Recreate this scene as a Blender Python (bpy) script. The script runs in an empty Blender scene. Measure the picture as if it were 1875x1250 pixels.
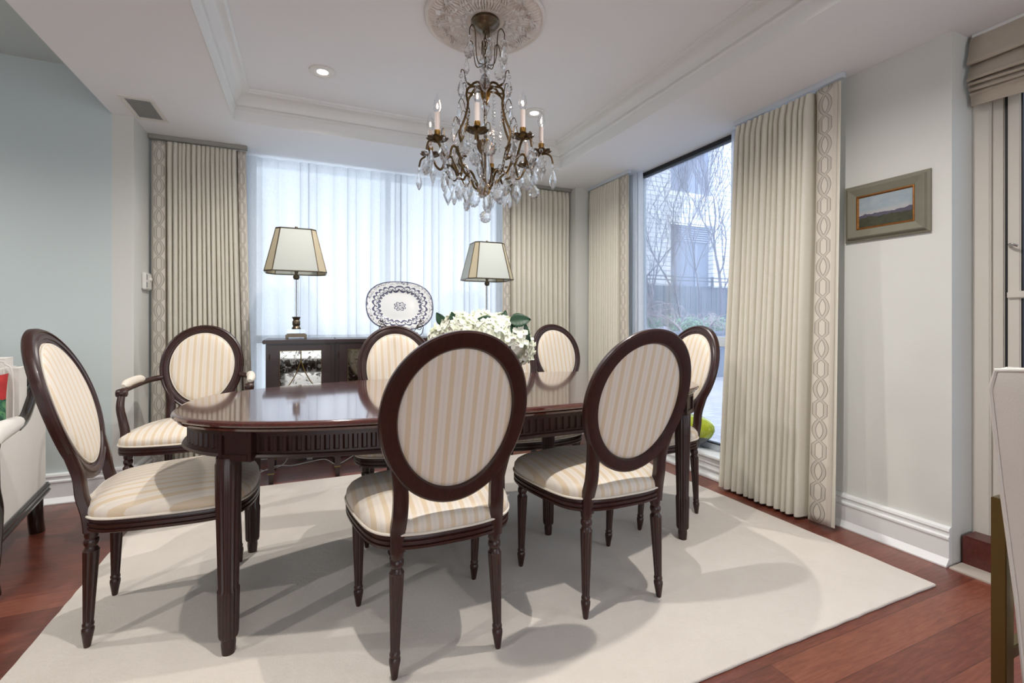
import bpy, bmesh, math, random
from mathutils import Vector, Matrix
from math import sin, cos, pi, radians, sqrt, atan2
random.seed(7)
sc = bpy.context.scene
COL = sc.collection
R = radians
# ------------------------------------------------------------------ camera, light, exposure
H = 1.05
cd = bpy.data.cameras.new('camera'); cam = bpy.data.objects.new('camera', cd); COL.objects.link(cam)
cam.location = (0, 0, H); cam.rotation_euler = (R(90), 0, R(-23.6))
cd.sensor_width = 36; cd.lens = 860 / 1875 * 36
cd.shift_y = -(625 - 588) / 1875
cd.clip_start = .02; cd.clip_end = 200
sc.camera = cam
sc.view_settings.view_transform = 'Standard'; sc.view_settings.look = 'None'
sc.view_settings.exposure = 0.0; sc.view_settings.gamma = 1.0
sc.view_settings.use_curve_mapping = False
sc.cycles.max_bounces = 14; sc.cycles.transparent_max_bounces = 24; sc.cycles.transmission_bounces = 14
sc.cycles.diffuse_bounces = 6; sc.cycles.glossy_bounces = 6
sc.cycles.use_denoising = True; sc.cycles.sample_clamp_indirect = 6
sc.cycles.caustics_reflective = False; sc.cycles.caustics_refractive = False
w = bpy.data.worlds.new('overcast_sky'); sc.world = w; w.use_nodes = True
bg = w.node_tree.nodes['Background']; bg.inputs[0].default_value = (.90, .95, 1, 1); bg.inputs[1].default_value = 3.2

POTS = [(.083, 2.90), (1.43, 2.89), (.083, 1.17), (1.43, 1.17)]
POT_W = 88

# ------------------------------------------------------------------ helpers
class MB:
    def __init__(s): s.v = []; s.f = []; s.uv = None; s.fs = []
    def add(s, vs, fs, flat=False):
        n = len(s.v); s.v += [tuple(p) for p in vs]; s.f += [tuple(i + n for i in f) for f in fs]
        s.fs += [flat] * len(fs); return s
    def box(s, x0, x1, y0, y1, z0, z1, M=None):
        vs = [Vector((x, y, z)) for z in (z0, z1) for y in (y0, y1) for x in (x0, x1)]
        if M: vs = [M @ p for p in vs]
        return s.add(vs, [(0, 2, 3, 1), (4, 5, 7, 6), (0, 1, 5, 4), (2, 6, 7, 3), (0, 4, 6, 2), (1, 3, 7, 5)])
    def rings(s, rs, cap0=True, cap1=True, closed=True):
        n = len(rs[0]); vs = [p for r in rs for p in r]; fs = []
        for i in range(len(rs) - 1):
            for j in range(n if closed else n - 1):
                k = (j + 1) % n
                fs.append((i * n + j, i * n + k, (i + 1) * n + k, (i + 1) * n + j))
        if cap0: fs.append(tuple(reversed(range(n))))
        if cap1: fs.append(tuple((len(rs) - 1) * n + j for j in range(n)))
        return s.add(vs, fs)
    def lathe(s, prof, c=(0, 0, 0), seg=24, flutes=0, depth=0, fr=None, lean=(0, 0), M=None, cap=True):
        z0, z1 = prof[0][1], prof[-1][1]; rs = []
        for (r, z) in prof:
            t = (z - z0) / (z1 - z0) if z1 != z0 else 0
            ring = []
            for j in range(seg):
                a = 2 * pi * j / seg; rr = r
                if flutes and fr and fr[0] < z < fr[1]: rr = r - depth * (.5 + .5 * cos(flutes * a))
                p = Vector((c[0] + rr * cos(a) + lean[0] * t, c[1] + rr * sin(a) + lean[1] * t, c[2] + z))
                ring.append(M @ p if M else p)
            rs.append(ring)
        return s.rings(rs, cap, cap)
    def tube(s, pts, r, seg=8, caps=True, closed=False):
        pts = [Vector(p) for p in pts]; n = len(pts)
        rad = r if isinstance(r, (list, tuple)) else [r] * n
        rs = []; up = None
        for i, p in enumerate(pts):
            if closed: t = pts[(i + 1) % n] - pts[i - 1]
            else: t = pts[min(i + 1, n - 1)] - pts[max(i - 1, 0)]
            if t.length < 1e-9: t = Vector((0, 0, 1))
            t.normalize()
            if up is None:
                up = Vector((0, 0, 1)) if abs(t.z) < .9 else Vector((0, 1, 0))
            a = up - t * up.dot(t)
            if a.length < 1e-6: a = t.orthogonal()
            a.normalize(); b = t.cross(a); up = a
            rs.append([p + (a * cos(2 * pi * j / seg) + b * sin(2 * pi * j / seg)) * rad[i] for j in range(seg)])
        if closed:
            rs.append(rs[0]); return s.rings(rs, False, False)
        return s.rings(rs, caps, caps)
    def grid(s, P, nu, nv, uv=None):
        n = len(s.v); vs = []; uvs = []
        for i in range(nu + 1):
            for j in range(nv + 1):
                vs.append(P(i / nu, j / nv))
        fs = []
        for i in range(nu):
            for j in range(nv):
                a = i * (nv + 1) + j
                fs.append((a, a + nv + 1, a + nv + 2, a + 1))
        s.add(vs, fs)
        if uv:
            if s.uv is None: s.uv = {}
            for i in range(nu + 1):
                for j in range(nv + 1): s.uv[n + i * (nv + 1) + j] = uv(i / nu, j / nv)
        return s
    def build(s, name, mat=None, parent=None, smooth=40, bevel=0, bseg=2, solid=0):
        me = bpy.data.meshes.new(name); me.from_pydata([tuple(p) for p in s.v], [], s.f); me.update()
        bm = bmesh.new(); bm.from_mesh(me)
        if bevel:
            bm.normal_update()
            es = [e for e in bm.edges if len(e.link_faces) == 2 and e.calc_face_angle(0) > R(30)]
            bmesh.ops.bevel(bm, geom=es, offset=bevel, segments=bseg, affect='EDGES', clamp_overlap=True)
        if not s.uv: bmesh.ops.recalc_face_normals(bm, faces=bm.faces)
        bm.to_mesh(me); bm.free()
        if s.uv and not bevel:
            L = me.uv_layers.new(name='UVMap')
            for lp in me.loops: L.data[lp.index].uv = s.uv.get(lp.vertex_index, (0, 0))
        if smooth:
            me.shade_smooth(); me.set_sharp_from_angle(angle=R(smooth))
        o = bpy.data.objects.new(name, me); COL.objects.link(o)
        if mat: me.materials.append(mat)
        if parent: o.parent = parent
        if solid:
            m = o.modifiers.new('thickness', 'SOLIDIFY'); m.thickness = solid; m.offset = 0
        return o
def weld(o):
    bm = bmesh.new(); bm.from_mesh(o.data); bmesh.ops.remove_doubles(bm, verts=bm.verts, dist=1e-5); bm.to_mesh(o.data); bm.free()
def tag(o, label=None, cat=None, group=None, kind=None):
    if label: o['label'] = label
    if cat: o['category'] = cat
    if group: o['group'] = group
    if kind: o['kind'] = kind
    return o
def thing(name, label, cat, loc=(0, 0, 0), rz=0, group=None):
    o = bpy.data.objects.new(name, None); COL.objects.link(o); o.empty_display_size = .05
    o.location = loc; o.rotation_euler = (0, 0, rz); return tag(o, label, cat, group)
def copy_thing(root, loc, rz, label, group=None, scale=None):
    def cp(o, par):
        c = o.copy(); COL.objects.link(c)
        c.parent = par
        for ch in list(o.children): cp(ch, c)
        return c
    r = cp(root, None); r.location = loc; r.rotation_euler = (0, 0, rz) if not isinstance(rz, tuple) else rz
    if scale: r.scale = (scale,) * 3
    r['label'] = label
    if group: r['group'] = group
    return r
def struct(mb, name, mat, smooth=0, bevel=0, parent=None):
    o = mb.build(name, mat, parent, smooth=smooth, bevel=bevel)
    if not parent: o['kind'] = 'structure'
    return o
def cat(pts, n=6, closed=False):
    pts = [Vector(p) for p in pts]; N = len(pts); out = []
    for i in range(N if closed else N - 1):
        if closed: p0, p1, p2, p3 = pts[i - 1], pts[i], pts[(i + 1) % N], pts[(i + 2) % N]
        else: p0, p1, p2, p3 = pts[max(i - 1, 0)], pts[i], pts[i + 1], pts[min(i + 2, N - 1)]
        for k in range(n):
            t = k / n
            out.append(.5 * ((2 * p1) + (-p0 + p2) * t + (2 * p0 - 5 * p1 + 4 * p2 - p3) * t * t + (-p0 + 3 * p1 - 3 * p2 + p3) * t ** 3))
    if not closed: out.append(pts[-1])
    return out
CT, ST = cos(R(23.6)), sin(R(23.6))
def at_y(px, y):
    u = (px - 937.5) / 860; return y * (ST + CT * u) / (CT - ST * u)

# ------------------------------------------------------------------ materials
def srgb(r, g, b):
    f = lambda c: (c / 255 / 12.92) if c / 255 <= .04045 else ((c / 255 + .055) / 1.055) ** 2.4
    return (f(r), f(g), f(b), 1)
def newmat(name):
    m = bpy.data.materials.new(name); m.use_nodes = True; nt = m.node_tree
    return m, nt, nt.nodes['Principled BSDF']
class G:
    """small expression helper for shader math"""
    def __init__(s, nt): s.nt = nt
    def m(s, op, a, b=None, c=None, clamp=False):
        n = s.nt.nodes.new('ShaderNodeMath'); n.operation = op; n.use_clamp = clamp
        for i, v in enumerate((a, b, c)):
            if v is None: continue
            if hasattr(v, 'is_linked') or hasattr(v, 'links'): s.nt.links.new(v, n.inputs[i])
            else: n.inputs[i].default_value = v
        return n.outputs[0]
    def coord(s, kind='Object'):
        n = s.nt.nodes.new('ShaderNodeTexCoord'); return n.outputs[kind]
    def sep(s, v):
        n = s.nt.nodes.new('ShaderNodeSeparateXYZ'); s.nt.links.new(v, n.inputs[0]); return n.outputs
    def mapping(s, v, scale=(1, 1, 1), rot=(0, 0, 0), loc=(0, 0, 0)):
        n = s.nt.nodes.new('ShaderNodeMapping'); s.nt.links.new(v, n.inputs[0])
        n.inputs['Scale'].default_value = scale; n.inputs['Rotation'].default_value = rot; n.inputs['Location'].default_value = loc
        return n.outputs[0]
    def noise(s, v, scale=5, detail=3, rough=.5, dist=0):
        n = s.nt.nodes.new('ShaderNodeTexNoise'); s.nt.links.new(v, n.inputs['Vector'])
        n.inputs['Scale'].default_value = scale; n.inputs['Detail'].default_value = detail
        n.inputs['Roughness'].default_value = rough; n.inputs['Distortion'].default_value = dist
        return n.outputs['Fac']
    def mix(s, f, a, b):
        n = s.nt.nodes.new('ShaderNodeMix'); n.data_type = 'RGBA'
        for sock, v in ((n.inputs[0], f), (n.inputs[6], a), (n.inputs[7], b)):
            if hasattr(v, 'links'): s.nt.links.new(v, sock)
            else: sock.default_value = v
        return n.outputs[2]
    def ramp(s, f, stops):
        n = s.nt.nodes.new('ShaderNodeValToRGB'); s.nt.links.new(f, n.inputs[0])
        e = n.color_ramp.elements
        while len(e) < len(stops): e.new(.5)
        for q, (p, c) in zip(e, stops): q.position = p; q.color = c
        return n.outputs[0]
    def bump(s, h, strength, dist, p):
        n = s.nt.nodes.new('ShaderNodeBump'); n.inputs['Strength'].default_value = strength; n.inputs['Distance'].default_value = dist
        s.nt.links.new(h, n.inputs['Height']); s.nt.links.new(n.outputs[0], p.inputs['Normal'])
    def link(s, a, b): s.nt.links.new(a, b)
def setp(p, **k):
    for a, v in k.items():
        p.inputs[a.replace('_', ' ')].default_value = v
def plain(name, col, rough=.5, metal=0, coat=0, var=.06, vscale=8, bump=0, bscale=200, bdist=.001, spec=None, stretch=(1, 1, 1)):
    m, nt, p = newmat(name); g = G(nt); setp(p, Roughness=rough, Metallic=metal)
    if spec is not None: p.inputs['Specular IOR Level'].default_value = spec
    if coat: p.inputs['Coat Weight'].default_value = coat; p.inputs['Coat Roughness'].default_value = .08
    co = g.mapping(g.coord(), stretch)
    n = g.noise(co, vscale, 4)
    a = tuple(max(0, c * (1 - var)) for c in col[:3]) + (1,); b = tuple(min(1, c * (1 + var)) for c in col[:3]) + (1,)
    g.link(g.mix(n, a, b), p.inputs['Base Color'])
    if bump: g.bump(g.noise(co, bscale, 3), bump, bdist, p)
    return m
WALLP = plain('warm_white_wall_paint', srgb(212, 213, 208), .75, var=.015, bump=.05, bscale=300)
BLUEP = plain('pale_blue_grey_wall_paint', srgb(200, 211, 211), .75, var=.015, bump=.05, bscale=300)
CEILP = plain('ceiling_paint', srgb(238, 240, 243), .8, var=.01)
TRIMP = plain('white_trim_paint', srgb(230, 232, 231), .4, var=.015)
PLAST = plain('white_plaster', srgb(226, 223, 219), .7, var=.02)
def wood(name, c1, c2, rough=.22, coat=.5, scale=1, axis=(1, 1, 8), bumps=.05):
    m, nt, p = newmat(name); g = G(nt)
    co = g.mapping(g.coord(), axis)
    n = g.noise(co, 14 * scale, 6, .62, 1.2); n2 = g.noise(co, 90 * scale, 3)
    f = g.m('MULTIPLY_ADD', n2, .35, g.m('MULTIPLY', n, .75))
    g.link(g.ramp(f, [(.3, c1), (.72, c2)]), p.inputs['Base Color'])
    setp(p, Roughness=rough); p.inputs['Coat Weight'].default_value = coat; p.inputs['Coat Roughness'].default_value = .06
    g.bump(n2, bumps, .0004, p); return m
MAHOG = wood('dark_mahogany', srgb(22, 8, 6), srgb(54, 23, 14), .4, .06, axis=(6, 6, .8))
MAHOGR = wood('chair_mahogany', srgb(24, 8, 6), srgb(56, 23, 14), .36, .08, axis=(6, 6, .8))
TOPW = wood('polished_mahogany_top', srgb(44, 17, 14), srgb(84, 38, 29), .12, .9, axis=(.6, 8, 1), bumps=.008)
CABW = wood('cabinet_mahogany', srgb(24, 10, 11), srgb(46, 20, 19), .38, .1, axis=(6, 6, .8))
EBON = plain('black_brown_lacquer', srgb(28, 18, 15), .22, coat=.6)
CURBW = wood('curb_mahogany', srgb(58, 20, 17), srgb(96, 40, 32), .35, .2, axis=(1, 6, 3))
def floor_mat():
    m, nt, p = newmat('red_brown_floorboards'); g = G(nt); co = g.coord()
    br = nt.nodes.new('ShaderNodeTexBrick'); g.link(co, br.inputs['Vector'])
    br.inputs['Scale'].default_value = 1; br.inputs['Brick Width'].default_value = 1.3; br.inputs['Row Height'].default_value = .125
    br.inputs['Mortar Size'].default_value = .0012; br.inputs['Mortar Smooth'].default_value = .1; br.offset = .37
    br.inputs['Color1'].default_value = (.1, .1, .1, 1); br.inputs['Color2'].default_value = (.9, .9, .9, 1); br.inputs['Mortar'].default_value = (.35, .35, .35, 1)
    gr = g.noise(g.mapping(co, (2.5, 26, 1)), 4, 6, .65, .6)
    t = g.m('MULTIPLY_ADD', g.sep(br.outputs['Color'])[0], .38, g.m('MULTIPLY', gr, .8))
    c = g.ramp(t, [(.25, srgb(70, 33, 25)), (.55, srgb(108, 55, 41)), (.85, srgb(138, 80, 60))])
    c = g.mix(g.m('MULTIPLY', br.outputs['Fac'], .6), c, srgb(52, 20, 15))
    g.link(c, p.inputs['Base Color']); setp(p, Roughness=.3)
    p.inputs['Coat Weight'].default_value = .2; p.inputs['Coat Roughness'].default_value = .2
    g.bump(g.m('SUBTRACT', gr, br.outputs['Fac']), .12, .001, p); return m
FLOORM = floor_mat()
def rug_mat():
    m, nt, p = newmat('cream_cut_pile'); g = G(nt); co = g.coord()
    n1 = g.noise(co, 7, 5, .6, .5); n2 = g.noise(co, 420, 2); n3 = g.noise(co, 45, 4, .6)
    c = g.mix(n1, srgb(222, 213, 202), srgb(238, 230, 220))
    c = g.mix(g.m('MULTIPLY', n2, .4), c, srgb(190, 180, 168))
    g.link(c, p.inputs['Base Color']); setp(p, Roughness=.95); p.inputs['Specular IOR Level'].default_value = .1
    p.inputs['Sheen Weight'].default_value = .3
    g.bump(g.m('ADD', n2, g.m('MULTIPLY', n3, 1.5)), .6, .004, p); return m
RUGM = rug_mat()
def stripes():
    m, nt, p = newmat('striped_satin_upholstery'); g = G(nt); x = g.sep(g.coord())[0]
    t = g.m('FRACT', g.m('ADD', g.m('MULTIPLY', x, 1 / .037), 10.28))
    b = g.m('LESS_THAN', g.m('ABSOLUTE', g.m('SUBTRACT', t, .5)), .19)
    b2 = g.m('LESS_THAN', g.m('ABSOLUTE', g.m('SUBTRACT', g.m('FRACT', g.m('ADD', t, .5)), .5)), .08)
    c = g.mix(b, srgb(222, 212, 198), srgb(213, 194, 166)); c = g.mix(g.m('MULTIPLY', b2, .45), c, srgb(210, 203, 194))
    g.link(c, p.inputs['Base Color']); g.link(g.m('MULTIPLY_ADD', b, -.1, .52), p.inputs['Roughness'])
    p.inputs['Sheen Weight'].default_value = .25
    g.bump(g.noise(g.mapping(g.coord(), (1, 1, 1)), 700, 2), .15, .0006, p); return m
STRIPE = stripes()
CREAMF = plain('cream_piping_fabric', srgb(222, 214, 200), .7, var=.03, bump=.2, bscale=600)
def curtain_mat(name, a, b, trans=0):
    m, nt, p = newmat(name); g = G(nt); co = g.coord()
    slub = g.noise(g.mapping(co, (30, 30, 600)), 1, 4, .6); s2 = g.noise(g.mapping(co, (260, 260, 14)), 1, 3)
    g.link(g.mix(slub, a, b), p.inputs['Base Color']); setp(p, Roughness=.6); p.inputs['Sheen Weight'].default_value = .2
    g.bump(g.m('ADD', slub, s2), .25, .0012, p); return m
SILK = curtain_mat('cream_silk', srgb(206, 201, 186), srgb(224, 220, 207))
def sheer_mat():
    m, nt, p = newmat('white_linen_sheer'); g = G(nt); co = g.coord(); out = nt.nodes['Material Output']
    weave = g.noise(g.mapping(co, (40, 40, 500)), 1, 4, .6); wv = g.noise(g.mapping(co, (500, 500, 20)), 1, 3)
    th = g.m('MULTIPLY', g.m('ADD', weave, wv), .5)
    d = nt.nodes.new('ShaderNodeBsdfDiffuse'); t = nt.nodes.new('ShaderNodeBsdfTranslucent'); tr = nt.nodes.new('ShaderNodeBsdfTransparent')
    d.inputs[0].default_value = (.86, .87, .88, 1); g.link(g.mix(th, (.47, .49, .52, 1), (.75, .77, .80, 1)), t.inputs[0])
    a = nt.nodes.new('ShaderNodeMixShader'); a.inputs[0].default_value = .66; g.link(d.outputs[0], a.inputs[1]); g.link(t.outputs[0], a.inputs[2])
    b = nt.nodes.new('ShaderNodeMixShader'); g.link(g.m('MULTIPLY_ADD', th, -.3, .27, clamp=True), b.inputs[0])
    g.link(a.outputs[0], b.inputs[1]); g.link(tr.outputs[0], b.inputs[2]); g.link(b.outputs[0], out.inputs[0]); return m
SHEER = sheer_mat()
def trim_mat():
    m, nt, p = newmat('embroidered_border'); g = G(nt); uv = g.sep(g.coord('UV')); u, v = uv[0], uv[1]
    per = .105
    ph = g.m('MULTIPLY', v, pi / per)
    sq = g.m('SINE', ph); ab = g.m('ABSOLUTE', sq)
    odd = g.m('GREATER_THAN', sq, 0)
    # round links alternate with squarer ones
    a1 = g.m('POWER', ab, .75); a2 = g.m('MINIMUM', g.m('MULTIPLY', ab, 1.5), 1.0)
    env = g.m('MULTIPLY', g.m('ADD', g.m('MULTIPLY', odd, a1), g.m('MULTIPLY', g.m('SUBTRACT', 1, odd), a2)), .62)
    d = g.m('ABSOLUTE', g.m('SUBTRACT', g.m('ABSOLUTE', u), env))
    l1 = g.m('LESS_THAN', g.m('ABSOLUTE', g.m('SUBTRACT', d, .2)), .07)
    l2 = g.m('LESS_THAN', d, .06)
    line = g.m('MAXIMUM', l1, g.m('MULTIPLY', l2, .5))
    edge = g.m('GREATER_THAN', g.m('ABSOLUTE', u), .97)
    c = g.mix(g.m('MULTIPLY', line, .85), srgb(214, 207, 195), srgb(150, 143, 134))
    c = g.mix(g.m('MULTIPLY', edge, .4), c, srgb(190, 180, 165))
    g.link(c, p.inputs['Base Color']); setp(p, Roughness=.7); g.bump(line, .5, .002, p); return m
TRIMB = trim_mat()
BRASS = plain('aged_brass', srgb(96, 78, 54), .4, 1, var=.3, vscale=30)
GOLD = plain('polished_gilt', srgb(156, 118, 62), .25, 1, var=.2, vscale=40)
BRONZE = plain('antique_bronze', srgb(100, 90, 76), .35, 1, var=.2, vscale=20)
BRUSH = plain('brushed_brass', srgb(122, 104, 66), .42, 1, var=.08, vscale=20)
IRON = plain('dark_wire', srgb(66, 54, 46), .4, .8)
CHROME = plain('satin_chrome', srgb(190, 190, 188), .25, 1)
WHITEP = plain('white_plastic', srgb(226, 225, 220), .4, var=.01)
GREYP = plain('grey_louvre', srgb(165, 165, 165), .6)
CANDLE = plain('ivory_candle_sleeve', srgb(216, 202, 194), .5, var=.02)
LEATH = plain('white_leatherette', srgb(222, 219, 212), .5, var=.03, bump=.4, bscale=260, bdist=.0012)
LINEN = plain('white_linen_upholstery', srgb(218, 214, 208), .85, var=.04, bump=.5, bscale=420, bdist=.0012)
TILE = plain('pale_stone_tile', srgb(190, 180, 168), .35, var=.1, vscale=6)
BLACKF = plain('black_rubber_seal', srgb(22, 24, 28), .5)
GREYFRAME = plain('painted_window_frame', srgb(204, 212, 220), .45)
DOORP = plain('cream_door_paint', srgb(208, 203, 193), .45, var=.03)
BLINDM = curtain_mat('beige_linen_blind', srgb(176, 164, 148), srgb(198, 188, 172))
def glass_mat(name='window_glass', tint=(.93, .965, 1, 1), haze=.07):
    m, nt, p = newmat(name); g = G(nt); out = nt.nodes['Material Output']
    tr = nt.nodes.new('ShaderNodeBsdfTransparent'); tr.inputs[0].default_value = tint
    gl = nt.nodes.new('ShaderNodeBsdfGlossy'); gl.inputs['Roughness'].default_value = .02
    fr = nt.nodes.new('ShaderNodeFresnel'); fr.inputs[0].default_value = 1.35
    du = nt.nodes.new('ShaderNodeBsdfTranslucent'); du.inputs[0].default_value = (.85, .92, 1, 1)
    a = nt.nodes.new('ShaderNodeMixShader'); g.link(g.m('MULTIPLY_ADD', g.noise(g.mapping(g.coord(), (9, 9, 1)), 3), haze, haze * .5), a.inputs[0])
    g.link(tr.outputs[0], a.inputs[1]); g.link(du.outputs[0], a.inputs[2])
    b = nt.nodes.new('ShaderNodeMixShader'); g.link(g.m('MULTIPLY', fr.outputs[0], .6), b.inputs[0]); g.link(a.outputs[0], b.inputs[1]); g.link(gl.outputs[0], b.inputs[2])
    g.link(b.outputs[0], out.inputs[0]); return m
WGLASS = glass_mat(haze=.10); 
CLEAR = glass_mat('clear_pane', haze=.0)
def crystal(name, rough=0, ior=1.5, col=(1, 1, 1, 1), trans=.35):
    m, nt, p = newmat(name); g = G(nt); out = nt.nodes['Material Output']
    gl = nt.nodes.new('ShaderNodeBsdfGlass'); gl.inputs['Color'].default_value = col; gl.inputs['Roughness'].default_value = rough; gl.inputs['IOR'].default_value = ior
    tr = nt.nodes.new('ShaderNodeBsdfTransparent'); tr.inputs[0].default_value = (.96, .97, .98, 1)
    mx = nt.nodes.new('ShaderNodeMixShader'); n = g.noise(g.coord(), 160, 2)
    g.link(g.m('MULTIPLY', n, trans * 2), mx.inputs[0])
    g.link(gl.outputs[0], mx.inputs[1]); g.link(tr.outputs[0], mx.inputs[2]); g.link(mx.outputs[0], out.inputs[0]); return m
CRYST = crystal('cut_crystal'); ACRY = crystal('clear_acrylic', trans=.2)
BULBG = crystal('clear_bulb_glass', trans=.8, ior=1.2)
def emit(name, col, s):
    m, nt, p = newmat(name); p.inputs['Emission Color'].default_value = col; p.inputs['Emission Strength'].default_value = s
    p.inputs['Base Color'].default_value = (.8, .8, .8, 1); return m
FILA = emit('glowing_filament', (1, .62, .42, 1), 3.5)
POTE = emit('lit_downlight_lens', (1, .97, .95, 1), 8)
def mirror_mat():
    m, nt, p = newmat('antiqued_mirror'); g = G(nt)
    n = g.noise(g.coord(), 38, 6, .7, .8); s = g.ramp(n, [(.52, (0, 0, 0, 1)), (.66, (1, 1, 1, 1))])
    g.link(g.mix(s, (.50, .49, .45, 1), (.08, .07, .06, 1)), p.inputs['Base Color'])
    setp(p, Metallic=1); g.link(g.m('MULTIPLY_ADD', g.sep(s)[0], .3, .06), p.inputs['Roughness']); return m
AMIRR = mirror_mat()

# ------------------------------------------------------------------ setting
CZ, TZ, LZ = 2.30, 2.48, 2.55
struct(MB().box(-4.2, 2.9, -3.6, 4.3, -.1, 0), 'floor', FLOORM)
TX0, TX1, TY0, TY1 = -.42, 1.91, .66, 3.38
b = MB(); X0, X1, Y0, Y1 = -1.077, 2.72, -3.6, 4.3
b.box(X0, TX0, Y0, Y1, CZ, LZ + .1); b.box(TX1, X1, Y0, Y1, CZ, LZ + .1)
b.box(TX0, TX1, Y0, TY0, CZ, LZ + .1); b.box(TX0, TX1, TY1, Y1, CZ, LZ + .1)
b.box(TX0, TX1, TY0, TY1, TZ, LZ + .1)
struct(b, 'ceiling', CEILP)
struct(MB().box(-4.2, X0, -3.6, 4.3, LZ, LZ + .1), 'ceiling_living_room', BLUEP)
# tray crown moulding: mitred sweep round the recess
prof = [(0, 2.2995), (.004, 2.298), (.006, 2.31), (.006, 2.372), (.012, 2.376), (.016, 2.384), (.012, 2.392), (.018, 2.394)]
for k in range(9):
    a = k / 8 * pi / 2; prof.append((.024 + .052 * (1 - cos(a)), 2.396 + .058 * sin(a)))
prof += [(.084, 2.455), (.084, 2.463), (.094, 2.468), (.097, 2.4795)]
def frame_sweep(mb, prof, x0, x1, y0, y1):
    rs = [[(x0 + i, y0 + i, z), (x1 - i, y0 + i, z), (x1 - i, y1 - i, z), (x0 + i, y1 - i, z)] for i, z in prof]
    return mb.rings(rs, False, False)
struct(frame_sweep(MB(), prof, TX0, TX1, TY0, TY1), 'trim_1', TRIMP, smooth=30)
# walls
WR = 2.54
wb = MB(); wb.box(-.97, -.40, 4.06, 4.2, 0, CZ); wb.box(1.68, 2.8, 4.06, 4.2, 0, CZ); wb.box(-.40, 1.68, 4.06, 4.2, 0, .22)
struct(wb, 'wall_back', WALLP)
struct(MB().box(-1.077, -.97, 3.56, 4.2, 0, CZ), 'wall_left_return', WALLP)
struct(MB().box(-4.2, -1.077, 3.56, 3.7, 0, LZ), 'wall_left', BLUEP)
wr = MB(); wr.box(WR, 2.7, 1.093, 1.62, 0, CZ); wr.box(WR, 2.7, 3.28, 4.2, 0, CZ); wr.box(2.68, 2.7, 1.62, 3.28, 0, .16)
struct(wr, 'wall_right', WALLP)
struct(MB().box(2.30, WR, 3.78, 4.06, 0, CZ), 'wall_corner_column', WALLP)
struct(MB().box(-4.3, -4.2, -3.6, 3.7, 0, LZ), 'wall_living_room', BLUEP)
struct(MB().box(2.7, 2.8, -3.6, -1.3, 0, CZ), 'wall_right_rear', WALLP)
struct(MB().box(-4.2, -2.6, -3.7, -3.6, 0, LZ).box(1.4, 2.8, -3.7, -3.6, 0, LZ).box(-2.6, 1.4, -3.7, -3.6, 2.1, LZ), 'wall_rear', WALLP)  # unseen partial wall, added to dim the daylight from behind
# baseboards
def base_run(name, p0, p1, nrm, h=.16, shoe=True):
    """moulded skirting from p0 to p1 on the face whose outward normal is nrm"""
    pr = [(0, 0), (.045, 0), (.045, .006), (.024, .03), (.022, .033), (.022, h - .055), (.027, h - .05), (.027, h - .042), (.018, h - .036), (.018, h - .022), (.023, h - .016), (.02, h - .006), (.008, h), (0, h)]
    n = Vector((nrm[0], nrm[1], 0)); rs = []
    for p in (p0, p1):
        rs.append([Vector((p[0], p[1], 0)) + n * a + Vector((0, 0, z)) for a, z in pr])
    return struct(MB().rings(rs), name, TRIMP, smooth=30)
base_run('baseboard_right', (WR, 1.093), (WR, 1.62), (-1, 0), .165)
base_run('baseboard_left', (-4.2, 3.56), (-.97, 3.56), (0, -1), .17)
base_run('baseboard_left_return', (-.97, 3.56), (-.97, 4.06), (1, 0), .17)
base_run('baseboard_back', (-.97, 4.06), (2.3, 4.06), (0, -1), .15)
base_run('baseboard_column', (2.3, 3.78), (WR, 3.78), (0, -1), .15)
# window ledge box below the side window
led = MB().box(2.49, 2.69, 1.62, 3.78, 0, .135).box(2.47, 2.69, 1.62, 3.78, .135, .152).box(2.485, 2.5, 1.62, 3.78, .09, .135).box(2.482, 2.49, 1.62, 3.78, .05, .066).box(2.455, 2.5, 1.62, 3.78, 0, .018)
struct(led, 'trim_2', TRIMP, bevel=.003)
# windows
def window(name, frames, pane, fm):
    o = bpy.data.objects.new(name, None); COL.objects.link(o); o['kind'] = 'structure'
    for nm, mt, boxes in frames:
        m_ = MB()
        for q in boxes: m_.box(*q)
        m_.build(nm, mt, o, smooth=0, bevel=.002)
    for q in pane: MB().box(*q).build('pane', WGLASS, o, smooth=0)
    return o
window('window_1', [('window_frame', GREYFRAME, [(-.40, 1.68, 4.11, 4.17, .22, .27), (-.40, -.36, 4.11, 4.17, .27, CZ), (1.64, 1.68, 4.11, 4.17, .27, CZ), (.62, .66, 4.11, 4.17, .27, CZ), (-.36, 1.64, 4.11, 4.17, .88, .94)])],
       [(-.36, 1.64, 4.138, 4.142, .27, CZ)], GREYFRAME)
window('window_2', [('window_frame', GREYFRAME, [(2.60, 2.66, 1.62, 3.28, .152, .195), (2.60, 2.66, 3.22, 3.28, .195, 2.27), (2.60, 2.66, 1.62, 1.68, .195, 2.27), (2.585, 2.66, 1.68, 3.22, .877, .915), (2.60, 2.66, 1.68, 3.22, .915, .943)]),
       ('seal', BLACKF, [(2.602, 2.64, 1.68, 3.22, .195, .203), (2.60, 2.65, 1.62, 3.28, 2.268, 2.30)])],
       [(2.628, 2.632, 1.68, 3.22, .2, .88), (2.628, 2.632, 1.68, 3.22, .94, 2.27)], GREYFRAME)
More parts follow.
